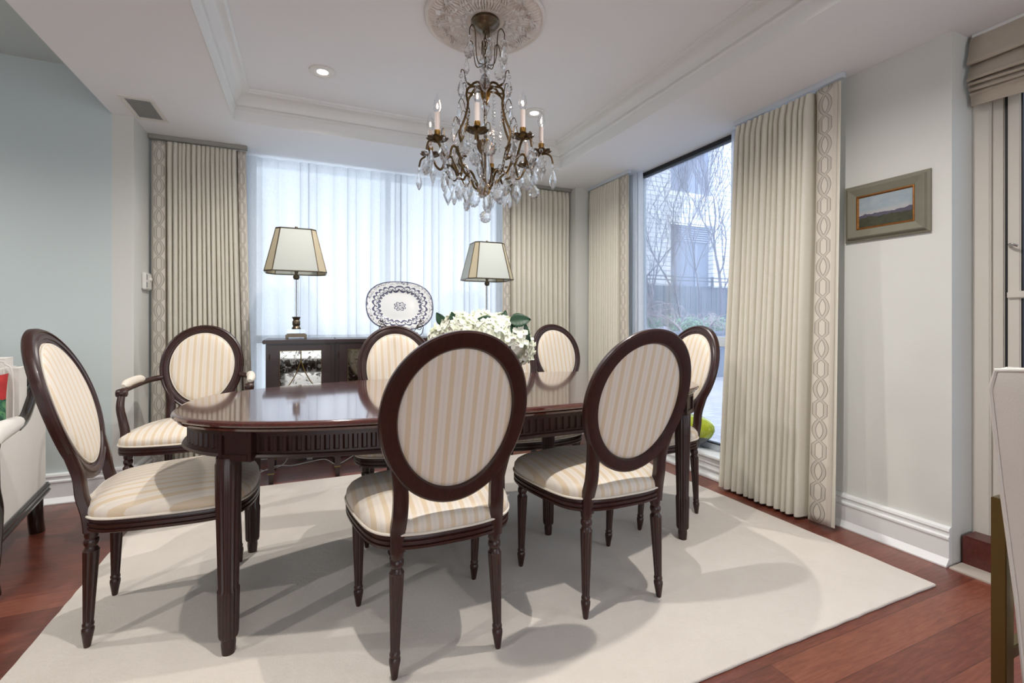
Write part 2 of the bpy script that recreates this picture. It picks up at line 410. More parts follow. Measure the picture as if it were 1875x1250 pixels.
# glazed door in the right-hand recess
d1 = bpy.data.objects.new('door_1', None); COL.objects.link(d1); d1['kind'] = 'structure'
MB().box(2.70, 2.80, 1.03, 1.093, .1, CZ).box(2.715, 2.73, .99, 1.03, .1, CZ).build('door_frame', DOORP, d1, smooth=0, bevel=.004)
MB().box(2.712, 2.76, .976, .988, .1, CZ).box(2.705, 2.75, .93, .936, .1, CZ).build('seal', BLACKF, d1, smooth=0)
sa = MB().box(2.70, 2.75, .936, .976, .1, CZ); sa.box(2.69, 2.74, -.2, .975, 1.145, 1.175); sa.box(2.70, 2.75, -.2, .936, .1, .2); sa.build('sash', DOORP, d1, smooth=0, bevel=.004)
MB().box(2.72, 2.724, -.2, .93, .2, CZ).build('pane', WGLASS, d1, smooth=0)
MB().tube(cat([(2.70, .965, 1.36), (2.68, .962, 1.37), (2.672, .95, 1.368), (2.68, .938, 1.36)], 5), .005).build('door_handle', CHROME, d1)
struct(MB().box(2.70, 2.80, 1.09, 1.093 + .3, 0, CZ), 'wall_right_reveal', WALLP)
struct(MB().box(2.60, 2.72, -1.3, 1.085, 0, .125), 'trim_3', CURBW, bevel=.006)
struct(MB().box(2.50, 2.60, -1.3, 1.085, 0, .006), 'trim_4', TILE)

# ------------------------------------------------------------------ rug
r_ = MB()
N = 60
def rugp(u, v):
    return Vector((-.813 + 3.096 * u, 1.034 + 2.311 * v, 0))
ol = []
for i in range(200):
    t = i / 200 * 4; k = int(t); f = t - k
    p = [(f, 0), (1, f), (1 - f, 1), (0, 1 - f)][k]; q = rugp(*p)
    j = random.uniform(-.002, .002); ol.append(q + Vector((j, random.uniform(-.002, .002), 0)))
rs = []
c0 = rugp(.5, .5)
for s_, z in ((1, .001), (1.0012, .006), (.9995, .0105), (.997, .012)):
    rs.append([c0 + (q - c0) * s_ + Vector((0, 0, z)) for q in ol])
rug = r_.rings(rs).build('area_rug', RUGM, smooth=40); tag(rug, 'large cream cut-pile rug under the dining table and chairs', 'rug')
RZ = .012

# ------------------------------------------------------------------ dining table
TC = Vector((.71, 2.03)); TA, TB, TN = 1.14, .54, 2.6
def tpt(a, inset=0, n=TN):
    c, s_ = cos(a), sin(a)
    return ((TA - inset) * math.copysign(abs(c) ** (2 / n), c), (TB - inset) * math.copysign(abs(s_) ** (2 / n), s_))
def tring(inset, z, n=160): return [(*tpt(2 * pi * i / n, inset), z) for i in range(n)]
table = thing('dining_table', 'long oval mahogany dining table with a mirror-polished top and fluted apron on the cream rug', 'table', (TC.x, TC.y, RZ))
tt = .745 - RZ
MB().rings([tring(.03, tt - .034), tring(.016, tt - .032), tring(.012, tt - .024), tring(.018, tt - .021), tring(.004, tt - .018), tring(.0, tt - .012), tring(.003, tt - .005), tring(.009, tt - .0015), tring(.016, tt), tring(.018, tt), tring(.022, tt), tring(.06, tt), tring(.2, tt)]).build('tabletop', TOPW, table, smooth=30)
# fluted apron: inward grooves
ap = MB(); n = 640
def apring(inset, z, groove=0):
    out = []
    for i in range(n):
        a = 2 * pi * i / n; x, y = tpt(a, inset)
        out.append((x, y, z))
    return out
# arc-length resample so the grooves are even
def even(inset, cnt):
    raw = [Vector((*tpt(2 * pi * i / 2000, inset), 0)) for i in range(2000)]
    L = [0]
    for i in range(2000): L.append(L[-1] + (raw[(i + 1) % 2000] - raw[i]).length)
    out = []; j = 0
    for k in range(cnt):
        t = L[-1] * k / cnt
        while L[j + 1] < t: j += 1
        f = (t - L[j]) / max(1e-9, L[j + 1] - L[j]); out.append(raw[j % 2000].lerp(raw[(j + 1) % 2000], f))
    return out
NG = 190; base = even(.045, NG * 6)
def aring(off, z, groove):
    o = []
    for i, p in enumerate(base):
        nrm = Vector((p.x / TA ** 2, p.y / TB ** 2, 0)).normalized() if True else p
        g_ = -.007 if (groove and (i % 6) in (1, 2, 3)) else 0
        o.append((p.x + nrm.x * (off + g_), p.y + nrm.y * (off + g_), z))
    return o
zt, zb = tt - .034, .625 - RZ
ap.rings([aring(.008, zt + .003, 0), aring(.008, zt - .008, 0), aring(0, zt - .010, 0), aring(0, zt - .018, 0), aring(0, zt - .0185, 1), aring(0, zb + .022, 1), aring(0, zb + .0215, 0),
          aring(0, zb + .015, 0), aring(.012, zb + .013, 0), aring(.016, zb + .006, 0), aring(.008, zb, 0), aring(-.02, zb, 0)]).build('apron', MAHOG, table, smooth=30)
legs = [(-.935, -.325), (-.935, .385), (.935, -.30), (.935, .385), (-.37, .0), (.37, .0)]
for k, (lx, ly) in enumerate(legs):
    sx = .9 if k > 3 else 1
    pr = [(.034, zb + .002), (.034, zb - .012), (.037, zb - .02), (.036, .5), (.0285, .207), (.0315, .2), (.0315, .195), (.0285, .06), (.026, .052), (.020, .046), (.021, .03), (.018, 0)]
    pr = [(r * sx, z) for r, z in reversed(pr)]
    MB().lathe(pr, (lx, ly, 0), 96, 16, .0034, (.058, zb - .025)).build('leg', MAHOG, table, smooth=35)
    if k < 4:
        bx_ = MB(); s_ = .046
        # block set square to the curve, outer faces slightly proud of the apron
        ox = math.copysign(1, lx); oy = math.copysign(1, ly)
        cx, cy = lx, ly
        ang = atan2(ly / TB ** 2, lx / TA ** 2)
        p = None; best = 9
        for q in base:
            dd = (q.x - lx) ** 2 + (q.y - ly * 1.25) ** 2
            if dd < best: best = dd; p = q
        nrm = Vector((p.x ** 1 / TA ** 2, p.y / TB ** 2, 0)).normalized(); 
        ang = atan2(nrm.y, nrm.x)
        M = Matrix.Translation((p.x, p.y, 0)) @ Matrix.Rotation(ang, 4, 'Z')
        bx_.box(-.07, .016, -.056, .056, zb - .006, zt, M)
        for q in ((-.056, -.042, 0, 0), (.042, .056, 0, 0)): bx_.box(.016, .023, q[0], q[1], zb - .006, zt, M)
        bx_.box(.016, .023, -.042, .042, zb - .006, zb + .014, M); bx_.box(.016, .023, -.042, .042, zt - .014, zt, M)
        bx_.build('corner_block', MAHOG, table, smooth=0, bevel=.0015)

# ------------------------------------------------------------------ oval-back chairs
def yb(x, z): 
    t = (z - .5) / .51
    return -.02 - .13 * t - .02 * t * t + .3 * x * x
OZ, OA, OB = .757, .218, .256
def oval(a, inset=0):
    s_, c = sin(a), cos(a)
    w_ = (OA - inset) * (1 + .05 * s_ - .0 * s_ * s_)
    return w_ * c, OZ + (OB - inset) * s_
def seat_outline(n=10, k=1.0):
    half = [(0, -.022), (.09, -.018), (.165, .004), (.212, .05), (.24, .14), (.262, .28), (.262, .37), (.235, .425), (.17, .458), (.085, .475), (0, .48)]
    pts = [(x * k, y, 0) for x, y in half] + [(-x * k, y, 0) for x, y in half[-2:0:-1]]
    return cat(pts, n, True)
def offset_ring(ol, d, z):
    n = len(ol); out = []
    for i, p in enumerate(ol):
        t = (ol[(i + 1) % n] - ol[i - 1]).normalized(); nr = Vector((t.y, -t.x, 0))
        out.append(Vector((p.x + nr.x * d, p.y + nr.y * d, z)))
    return out
def turned_leg(top, foot, k=1.0, back=False):
    pr = [(.008, 0), (.0095, .004), (.013, .028), (.0165, .05), (.0165, .058), (.0135, .064), (.0155, .068), (.0155, .074), (.0135, .078), (.0137, .084), (.0215, .300), (.0215, .304), (.017, .311), (.0155, .318), (.019, .324), (.0205, .332), (.019, .340), (.0165, .344), (.0195, .352), (.0195, .375)]
    m_ = MB(); lx, ly = top[0] - foot[0], top[1] - foot[1]
    m_.lathe([(r, z) for r, z in pr], (foot[0], foot[1], 0), 48, 12, .0028, (.08, .302), (lx, ly))
    return m_
def build_chair(name, label, loc, rz, arms=False, group=None, k=1.0):
    t = thing(name, label, 'chair', loc, rz, group)
    ol = seat_outline(8, k)
    rails = [(-.03, .374), (0, .372), (.005, .375), (.006, .383), (.001, .385), (.001, .388), (.006, .390), (.006, .398), (.001, .400), (.001, .403), (.004, .405), (.003, .412), (-.03, .413)]
    MB().rings([offset_ring(ol, d, z) for d, z in rails], True, True).build('seat_rail', MAHOGR, t, smooth=30)
    c = Vector((0, .21, 0)); rs = []
    for d, z in ((-.002, .411), (.003, .417), (.005, .43), (.003, .445), (-.008, .459), (-.03, .472), (-.07, .484), (-.12, .492), (-.17, .497)):
        rs.append(offset_ring(ol, d, z) if d > -.04 else [c + (Vector((p.x, p.y, 0)) - c) * (1 + d / .25) + Vector((0, 0, z)) for p in ol])
    rs.append([c + Vector((0, 0, .499)) + (Vector((p.x, p.y, 0)) - c) * .02 for p in ol])
    st = MB().rings(rs).build('seat', STRIPE, t, smooth=60)
    MB().tube(offset_ring(ol, .006, .4185), .0042, 8, closed=True).build('piping', CREAMF, st)
    for s_ in (-1, 1):
        turned_leg((s_ * .152, .010), (s_ * .162, 0)).build('leg', MAHOGR, t, smooth=35)
        fl = turned_leg((s_ * .225 * k, .385), (s_ * .222 * k, .41))
        fl.build('leg', MAHOGR, t, smooth=35)
        cb = MB().box(s_ * .232 * k - .023, s_ * .232 * k + .023, .36, .412, .371, .411)
        cb.box(s_ * .232 * k - .012, s_ * .232 * k + .012, .41, .416, .380, .405); cb.box(s_ * .256 * k - .002, s_ * .256 * k + .003, .374, .398, .380, .405)
        cb.build('corner_block', MAHOGR, t, smooth=0, bevel=.002)
        # stile sweeping from the rear leg up into the oval frame
        aj = R(-48) if s_ > 0 else R(228)
        ox_, oz_ = oval(aj, .024)
        path = cat([(s_ * .152, .006, .366), (s_ * .153, .000, .42), (s_ * .149, -.016, .48), (s_ * .148, yb(.15, .54), .54), (s_ * .157, yb(.16, .60), .60), (s_ * .169, yb(.17, .65), .65), (s_ * .178, yb(.18, .69), .69)], 6)
        rs = []
        for i, p in enumerate(path):
            f = i / (len(path) - 1); wd = .0215 - .006 * max(0, f - .5) * 2; dp = .016 - .005 * f
            tn = (path[min(i + 1, len(path) - 1)] - path[max(i - 1, 0)]).normalized(); side = Vector((tn.z, 0, -tn.x)).normalized(); fw = tn.cross(side).normalized()
            rs.append([p + side * (wd * cx) + fw * (dp * cy) for cx, cy in ((-1, -.7), (-.7, -1), (.7, -1), (1, -.7), (1, .7), (.7, 1), (-.7, 1), (-1, .7))])
        MB().rings(rs).build('stile', MAHOGR, t, smooth=50)
    sec = [(.050, -.008), (.046, -.015), (.040, -.017), (.006, -.017), (0, -.012), (-.001, .002), (.003, .011), (.009, .014), (.014, .010), (.018, .010), (.022, .015), (.032, .015), (.036, .011), (.044, .010), (.050, .004)]
    rs = []; NA = 96
    for i in range(NA):
        a = 2 * pi * i / NA; ring = []
        for d, q in sec:
            x, z = oval(a, d); ring.append(Vector((x, yb(x, z) + q, z)))
        rs.append(ring)
    rs.append(rs[0]); MB().rings(rs, False, False).build('back_frame', MAHOGR, t, smooth=30)
    def pad(sign, dome, ins0):
        rs = []
        for s2, hgt in ((0, 0), (.004, .35), (.012, .6), (.03, .8), (.06, .92), (.1, .98), (.15, 1), (.165, 1)):
            rs.append([Vector((oval(2 * pi * i / NA, ins0 + s2)[0], yb(*oval(2 * pi * i / NA, ins0 + s2)) + sign * (.003 + dome * hgt), oval(2 * pi * i / NA, ins0 + s2)[1])) for i in range(NA)])
        return MB().rings(rs, False, True)
    bk = pad(1, .024, .047).build('backrest', STRIPE, t, smooth=60)
    MB().tube([Vector((oval(2 * pi * i / NA, .053)[0], yb(*oval(2 * pi * i / NA, .053)) + .011, oval(2 * pi * i / NA, .053)[1])) for i in range(NA)], .0042, 8, closed=True).build('piping', CREAMF, bk)
    pad(-1, .007, .047).build('rear_panel', STRIPE, t, smooth=60)
    if arms:
        for s_ in (-1, 1):
            x0 = s_ * .205
            arm = cat([(x0, yb(.205, .70) , .705), (s_ * .245, -.01, .70), (s_ * .275, .1, .69), (s_ * .288, .22, .682), (s_ * .288, .295, .675)], 6)
            MB().tube(arm, .016, 12).build('arm', MAHOGR, t)
            MB().lathe([(.0, -.024), (.018, -.022), (.022, -.012), (.024, 0), (.022, .012), (.018, .022), (0, .024)], seg=20, M=Matrix.Translation((s_ * .288, .305, .668)) @ Matrix.Rotation(R(90), 4, 'Y')).build('arm_scroll', MAHOGR, t)
            post = cat([(s_ * .288, .305, .66), (s_ * .286, .335, .60), (s_ * .272, .345, .53), (s_ * .258, .36, .47), (s_ * .255, .385, .39)], 6)
            MB().tube(post, [.016 + .007 * i / (len(post) - 1) for i in range(len(post))], 12).build('arm_post', MAHOGR, t)
            pd = cat([(s_ * .262, .05, .712), (s_ * .276, .1, .716), (s_ * .288, .2, .71), (s_ * .289, .28, .70)], 5); n_ = len(pd)
            MB().tube(pd, [.004 + .018 * min(1, 3.5 * min(i, n_ - 1 - i) / n_ + .3) for i in range(n_)], 14).build('arm_pad', CREAMF, t)
    return t
GC = 'oval-back striped side chairs round the dining table'
SIDE = build_chair('oval_back_chair', 'oval-back striped chair nearest the camera, seen from behind, centre of the table side', (.395, 1.387, RZ), 0, group=GC)
copy_thing(SIDE, (1.055, 1.402, RZ), 0, 'oval-back striped chair seen from behind, right of the nearest chair, facing the table', GC)
copy_thing(SIDE, (-.655, 2.077, RZ), R(-85.4), 'oval-back striped chair in side view at the left end of the table', GC)
copy_thing(SIDE, (.475, 2.655, RZ), R(180), 'oval-back striped chair on the far side, in front of the blue and white platter', GC)
copy_thing(SIDE, (1.15, 2.655, RZ), R(180), 'oval-back striped chair on the far side, mostly hidden behind the white flowers', GC)
copy_thing(SIDE, (1.88, 3.31, RZ), R(180), 'oval-back striped chair standing away from the table before the corner column', GC)
copy_thing(SIDE, (1.94, 2.09, RZ), R(87), 'oval-back striped chair at the right end of the table by the side window', GC)
build_chair('oval_back_armchair', 'oval-back striped armchair with padded arms before the left curtain', (-.585, 3.325, RZ), R(180), arms=True, k=1.06)

# ------------------------------------------------------------------ sideboard
sb = thing('sideboard', 'dark mahogany sideboard with antiqued mirror doors in front of the sheer curtains', 'sideboard', (.63, 3.36, 0))
W2 = .87; zb_, zt_ = .30, .905; dep = .40
MB().box(-W2, -.46, 0, dep, zb_, zt_).box(-.46, .46, .02, dep, zb_, zt_).box(.46, W2, 0, dep, zb_, zt_).build('body', CABW, sb, smooth=0, bevel=.003)
MB().box(-W2 - .018, -.45, -.018, dep + .01, zt_, zt_ + .025).box(-.45, .45, .004, dep + .01, zt_, zt_ + .025).box(.45, W2 + .018, -.018, dep + .01, zt_, zt_ + .025).build('top', CABW, sb, smooth=0, bevel=.004)
for xa in (-.84, -.44, .44, .84):
    for yy in (.022, dep - .03):
        rs = []
        for z, h_ in ((0, .012), (.07, .015), (.072, .02), (.082, .02), (.084, .016), (zb_, .025)):
            rs.append([(xa + a * h_, yy + b_ * h_, z) for a, b_ in ((-1, -1), (1, -1), (1, 1), (-1, 1))])
        lg = MB().rings(rs).build('leg', CABW, sb, smooth=0)
        MB().box(xa - .0205, xa + .0205, yy - .0205, yy + .0205, .071, .078).build('brass_collar', BRUSH, lg, smooth=0)
doors = [(-.845, -.485, 0), (-.43, -.01, .02), (.01, .43, .02), (.485, .845, 0)]
for x0, x1, y0 in doors:
    dr = MB(); fw = .055; za, zc = zb_ + .02, zt_ - .01
    dr.box(x0, x0 + fw, y0 - .014, y0, za, zc).box(x1 - fw, x1, y0 - .014, y0, za, zc).box(x0 + fw, x1 - fw, y0 - .014, y0, za, za + fw).box(x0 + fw, x1 - fw, y0 - .014, y0, zc - .035, zc)
    do = dr.build('door', CABW, sb, smooth=0, bevel=.0015)
    MB().box(x0 + fw, x1 - fw, y0 - .006, y0 - .002, za + fw, zc - .035).build('mirror_panel', AMIRR, do, smooth=0)
    xm = (x0 + x1) / 2; hw = (x1 - x0) / 2 - fw; mt = zc - .035; yy = y0 - .010; mu = MB()
    mu.tube([(xm, yy, mt), (xm, yy, mt - .07)], .0035, 6)
    for s_ in (-1, 1):
        mu.tube(cat([(xm, yy, mt - .06), (xm + s_ * .025, yy, mt - .14), (xm + s_ * hw * .55, yy, mt - .22), (xm + s_ * hw, yy, mt - .28)], 6), .0035, 6)
        mu.tube(cat([(xm, yy, za + fw), (xm + s_ * .025, yy, za + fw + .05), (xm + s_ * hw * .55, yy, za + fw + .1), (xm + s_ * hw, yy, za + fw + .13)], 6), .003, 6)
        mu.tube([(xm + s_ * hw, yy, mt), (xm + s_ * hw, yy, za + fw)], .003, 6)
    mu.tube([(x0 + fw, yy, mt), (x1 - fw, yy, mt)], .003, 6); mu.tube([(x0 + fw, yy, za + fw), (x1 - fw, yy, za + fw)], .003, 6)
    mu.build('gilt_muntin', BRUSH, do)
    for zz in (za + .08, zc - .09): MB().lathe([(.004, 0), (.004, .035)], (x0 - .002, y0 - .012, zz), 8).build('hinge', IRON, do)

# ------------------------------------------------------------------ table lamps
SHADEW = None
def shade_mat(name, col, e):
    m, nt, p = newmat(name); g = G(nt)
    g.link(g.mix(g.noise(g.mapping(g.coord(), (60, 60, 300)), 1, 3), col, tuple(min(1, c * 1.08) for c in col[:3]) + (1,)), p.inputs['Base Color']); setp(p, Roughness=.8)
    out = nt.nodes['Material Output']; t = nt.nodes.new('ShaderNodeBsdfTranslucent'); t.inputs[0].default_value = col
    mx = nt.nodes.new('ShaderNodeMixShader'); mx.inputs[0].default_value = e; g.link(p.outputs[0], mx.inputs[1]); g.link(t.outputs[0], mx.inputs[2]); g.link(mx.outputs[0], out.inputs[0]); return m
SW = shade_mat('ivory_shade_silk', srgb(192, 196, 190), .3); SC = shade_mat('tan_shade_silk', srgb(190, 180, 154), .3)
def lamp(loc, label):
    t = thing('table_lamp', label, 'lamp', loc, 0, 'pair of table lamps on the sideboard')
    MB().box(-.066, .066, -.066, .066, .012, .03).box(-.058, .058, -.058, .058, .03, .036).box(-.066, -.05, -.066, -.05, 0, .012).box(.05, .066, -.066, -.05, 0, .012).box(-.066, -.05, .05, .066, 0, .012).box(.05, .066, .05, .066, 0, .012).build('base_plate', BRONZE, t, smooth=0, bevel=.002)
    MB().box(-.056, .056, -.056, .056, .036, .066).build('crystal_block', ACRY, t, smooth=0, bevel=.003)
    MB().lathe([(.028, .066), (.029, .072), (.024, .08), (.02, .088), (.021, .09), (.025, .096), (.025, .118), (.021, .124), (.019, .13), (.026, .144), (.027, .15), (.012, .151)], seg=28, cap=True).build('turned_stem', BRONZE, t)
    MB().lathe([(.013, .151), (.013, .405)], seg=24).build('glass_column', ACRY, t)
    MB().lathe([(.0022, .14), (.0022, .41)], seg=10).build('rod', BRONZE, t)
    MB().lathe([(.01, .405), (.016, .408), (.019, .415), (.022, .424), (.018, .434), (.011, .44), (.01, .452), (.013, .458), (.013, .47), (.004, .472), (.004, .75), (.009, .752), (.011, .76), (.007, .77), (0, .772)], seg=20, cap=False).build('neck_and_finial', BRONZE, t)
    zb, zt = .452, .742
    def octo(hx, hy, c, z): return [(-hx + c, -hy, z), (hx - c, -hy, z), (hx, -hy + c, z), (hx, hy - c, z), (hx - c, hy, z), (-hx + c, hy, z), (-hx, hy - c, z), (-hx, -hy + c, z)]
    lo = octo(.19, .145, .05, zb); hi = octo(.122, .088, .028, zt)
    wm = MB(); cms = []; tr = MB()
    for i in range(8):
        j = (i + 1) % 8; q_ = wm if i % 2 == 0 else MB(); q_.add([lo[i], lo[j], hi[j], hi[i]], [(0, 1, 2, 3)])
        if i % 2: cms.append(q_)
        tr.tube([lo[i], hi[i]], .0038, 6); tr.tube([lo[i], lo[j]], .0045, 6); tr.tube([hi[i], hi[j]], .0045, 6)
    tr.tube([(-.12, 0, zt - .006), (.12, 0, zt - .006)], .0015, 5)
    sh = wm.build('lampshade', SW, t, smooth=0, solid=.0015); [q_.build('tan_corner_panel', SC, sh, smooth=0, solid=.0015) for q_ in cms]; tr.build('shade_trim', BRONZE, sh)
    MB().lathe([(0, .5), (.018, .505), (.026, .53), (.024, .56), (.012, .58), (0, .582)], seg=16, cap=False).build('bulb', emit('warm_lamp_bulb', (1, .93, .82, 1), 2.5), sh)
    l = bpy.data.lights.new('lamp_light', 'POINT'); l.energy = .45; l.color = (1, .97, .92); l.shadow_soft_size = .03
    lo_ = bpy.data.objects.new('lamp_light', l); COL.objects.link(lo_); lo_.parent = t; lo_.location = (0, 0, .62)
    return t
SBZ = .93
lamp((-.066, 3.55, SBZ), 'table lamp with cream cut-corner shade on the left end of the sideboard')
lamp((1.331, 3.55, SBZ), 'table lamp with cream cut-corner shade rising behind the white flowers')

# ------------------------------------------------------------------ platter and stand
def platter_mat():
    m, nt, p = newmat('blue_transfer_china'); g = G(nt); uv = g.sep(g.coord('UV')); a, r = uv[0], uv[1]   # a: angle turns, r: 0 centre .. 1 rim
    blue = srgb(38, 40, 82); white = srgb(204, 206, 206)
    ink = g.m('GREATER_THAN', r, .965)
    # lace arches between r=.66 and .8
    def arch(n_, r0, h_, wd, ph=0):
        w_ = g.m('POWER', g.m('ABSOLUTE', g.m('SINE', g.m('MULTIPLY_ADD', a, pi * n_, ph))), .6)
        return g.m('LESS_THAN', g.m('ABSOLUTE', g.m('SUBTRACT', r, g.m('MULTIPLY_ADD', w_, h_, r0))), wd)
    for L in (arch(26, .70, .11, .022), arch(26, .735, .05, .016), arch(26, .70, -.115, .024, pi / 2), arch(26, .68, -.05, .016, pi / 2)):
        ink = g.m('MAXIMUM', ink, L)
    dots = g.m('MULTIPLY', g.m('GREATER_THAN', g.m('SINE', g.m('MULTIPLY', a, 2 * pi * 68)), .3), g.m('LESS_THAN', g.m('ABSOLUTE', g.m('SUBTRACT', r, .69)), .018))
    ink = g.m('MAXIMUM', ink, dots)
    sprig = g.m('MULTIPLY', g.m('GREATER_THAN', g.noise(g.mapping(g.coord('UV'), (60, 22, 1)), 1, 3, .6, 1.5), .56), g.m('GREATER_THAN', r, .87))
    ink = g.m('MAXIMUM', ink, sprig)
    # centre medallion
    med = g.m('LESS_THAN', g.m('ABSOLUTE', g.m('SUBTRACT', r, g.m('MULTIPLY_ADD', g.m('ABSOLUTE', g.m('SINE', g.m('MULTIPLY', a, pi * 8))), .04, .13))), .014)
    med2 = g.m('MULTIPLY', g.m('LESS_THAN', r, .13), g.m('GREATER_THAN', g.noise(g.mapping(g.coord(), (1, 1, 1)), 110, 2, .5, 2), .5))
    ink = g.m('MAXIMUM', ink, g.m('MAXIMUM', med, med2))
    g.link(g.mix(g.m('MULTIPLY', ink, .9), white, blue), p.inputs['Base Color']); setp(p, Roughness=.12); return m
PL = MB(); PW, PH = .245, .185
prs = [(0, .012), (.12, .012), (.3, .012), (.45, .012), (.56, .011), (.62, .006), (.66, .001), (.75, -.004), (.85, -.008), (.93, -.011), (1, -.014)]
def plp(i, j):
    a = i * 2 * pi; k = j * (len(prs) - 1); q = min(int(k), len(prs) - 2); f = k - q
    r = prs[q][0] * (1 - f) + prs[q + 1][0] * f; d = prs[q][1] * (1 - f) + prs[q + 1][1] * f
    r = max(r, .001); n_ = 2.5; c, s_ = cos(a), sin(a)
    return Vector((PW * r * math.copysign(abs(c) ** (2 / n_), c), d, PH * r * math.copysign(abs(s_) ** (2 / n_), s_)))
def pluv(i, j):
    k = j * (len(prs) - 1); q = min(int(k), len(prs) - 2); f = k - q
    return (i, prs[q][0] * (1 - f) + prs[q + 1][0] * f)
PL.grid(plp, 128, 30, pluv)
po = PL.build('serving_platter', platter_mat(), smooth=60, solid=.004); weld(po); po.location = (.63, 3.50, SBZ + .232); po.rotation_euler = (R(-13), 0, 0)
tag(po, 'large blue and white patterned china platter standing upright on the sideboard', 'platter')
ps = thing('plate_stand', 'dark scrolled wire plate stand holding up the platter', 'plate stand', (.63, 3.47, SBZ))
wr_ = MB()
for s_ in (-1, 1):
    sp = [(s_ * (.13 + .028 * (1 - q / 22) * cos(q * .55)), -.03, .075 + .028 * (1 - q / 22) * sin(q * .55)) for q in range(20)]
    wr_.tube(sp, .003, 6); wr_.tube(cat([(s_ * .158, -.03, .075), (s_ * .15, -.02, .03), (s_ * .12, -.005, .012), (s_ * .06, .03, .004), (0, .05, .03)], 5), .003, 6)
    sp = [(s_ * (.15 + .02 * (1 - q / 20) * cos(2.2 + q * .55)), -.035, .118 + .02 * (1 - q / 20) * sin(2.2 + q * .55)) for q in range(18)]
    wr_.tube(sp, .0026, 6); wr_.tube([(s_ * .14, -.035, .134), (s_ * .11, -.035, .07), (s_ * .08, -.035, .04), (s_ * .04, -.02, .02)], .0026, 6)
    wr_.tube(cat([(s_ * .12, -.005, .012), (s_ * .115, -.03, .004), (s_ * .11, -.05, .0035), (s_ * .108, -.055, .02)], 5), .003, 6)
    wr_.tube(cat([(s_ * .04, .05, .03), (s_ * .03, .1, .1), (s_ * .015, .12, .24)], 5), .003, 6)
    wr_.tube([(s_ * .03, .11, .08), (s_ * .05, .16, .003)], .003, 6)
wr_.tube([(-.12, -.02, .035), (.12, -.02, .035)], .003, 6)
wr_.build('wire_frame', IRON, ps)

# ------------------------------------------------------------------ flowers
vz = .745
FC = Vector((.735, 2.03))
vase = thing('flower_vase', 'low round glass vase of white hydrangeas on the dining table', 'vase', (FC.x, FC.y, vz))
MB().lathe([(.045, 0), (.06, .004), (.078, .04), (.085, .08), (.078, .12), (.07, .14), (.074, .15), (.07, .149), (.066, .14), (.074, .12), (.08, .08), (.072, .04), (.04, .01), (0, .01)], seg=40, cap=False).build('glass_body', ACRY, vase)
PETAL = None
def petal_mat():
    m, nt, p = newmat('hydrangea_petal'); g = G(nt)
    c = g.mix(g.noise(g.coord(), 22, 3), srgb(228, 234, 208), srgb(246, 246, 240)); g.link(c, p.inputs['Base Color']); setp(p, Roughness=.6)
    p.inputs['Subsurface Weight'].default_value = .15; p.inputs['Subsurface Radius'].default_value = (.01, .01, .006); return m
PETAL = petal_mat()
LEAFM = plain('dark_green_leaf', srgb(28, 64, 38), .45, var=.3, vscale=30)
STEMM = plain('green_stem', srgb(86, 120, 60), .6)
def head_mesh(rad):
    m_ = MB(); rnd = random.Random(3); n_ = 84
    for i in range(n_):
        zf = 1 - 1.65 * (i + .5) / n_; th = i * 2.39996; rr = sqrt(max(0, 1 - zf * zf))
        nrm = Vector((rr * cos(th), rr * sin(th), zf)); c = nrm * rad * rnd.uniform(.92, 1.05) * (1 if zf > -.2 else .95)
        nrm = (nrm + Vector((rnd.uniform(-.35, .35), rnd.uniform(-.35, .35), rnd.uniform(-.3, .3)))).normalized()
        t1 = nrm.orthogonal().normalized(); t1 = Matrix.Rotation(rnd.uniform(0, 6.28), 3, nrm) @ t1; t2 = nrm.cross(t1)
        s_ = rad * rnd.uniform(.26, .36)
        for k in range(4):
            a = k * pi / 2; d = t1 * cos(a) + t2 * sin(a); e = nrm.cross(d)
            up = rnd.uniform(.1, .45)
            pts = [c, c + d * s_ * .45 + e * s_ * .42 + nrm * s_ * .12, c + d * s_ * 1.0 + e * s_ * .36 + nrm * s_ * up, c + d * s_ * 1.12 + nrm * s_ * (up - .1), c + d * s_ * 1.0 - e * s_ * .36 + nrm * s_ * up, c + d * s_ * .45 - e * s_ * .42 + nrm * s_ * .12, c + d * s_ * .6 + nrm * s_ * .02]
            m_.add(pts, [(0, 1, 6), (1, 2, 6), (2, 3, 6), (3, 4, 6), (4, 5, 6), (5, 0, 6)])
    m_.lathe([(.0, -rad * .8), (rad * .5, -rad * .55), (rad * .8, -rad * .1), (rad * .75, rad * .4), (rad * .4, rad * .75), (0, rad * .85)], seg=14, cap=False)
    return m_
def leaf_mesh(L, Wd):
    m_ = MB()
    def P(u, v):
        x = (v - .5) * 2; wd = Wd * (sin(pi * min(1, u ** .8)) ** .8) * (1 - .25 * u) + .0004
        y = u * L; jag = .05 * Wd * (1 if int(u * 24) % 2 else 0)
        return Vector((x * (wd + jag * (abs(x) > .95)), y, .18 * Wd * abs(x) - .35 * L * u * u * .5 + .012 * Wd * cos(u * 40) * abs(x)))
    m_.grid(P, 24, 6); return m_
hyd = thing('hydrangea', 'white hydrangea head at the front left of the bouquet', 'flower', (0, 0, 0), 0, 'white hydrangeas in the table vase')
hm = head_mesh(.085).build('flower_head', PETAL, hyd, smooth=0)
MB().tube(cat([(0, 0, -.06), (0, 0, -.10), (.0, .0, -.15)], 4), .003, 6).build('stem', STEMM, hyd)
HY = [(-.12, -.06, 1.0, .0), (-.02, -.12, .985, .3), (.09, -.12, .965, .5), (.15, -.05, .93, .2), (.155, .06, .965, .1), (.05, .12, 1.0, .7), (-.06, .12, 1.0, .9), (0, .0, 1.022, .4), (-.145, .05, .965, .6), (.085, 0.02, 1.005, 1.2)]
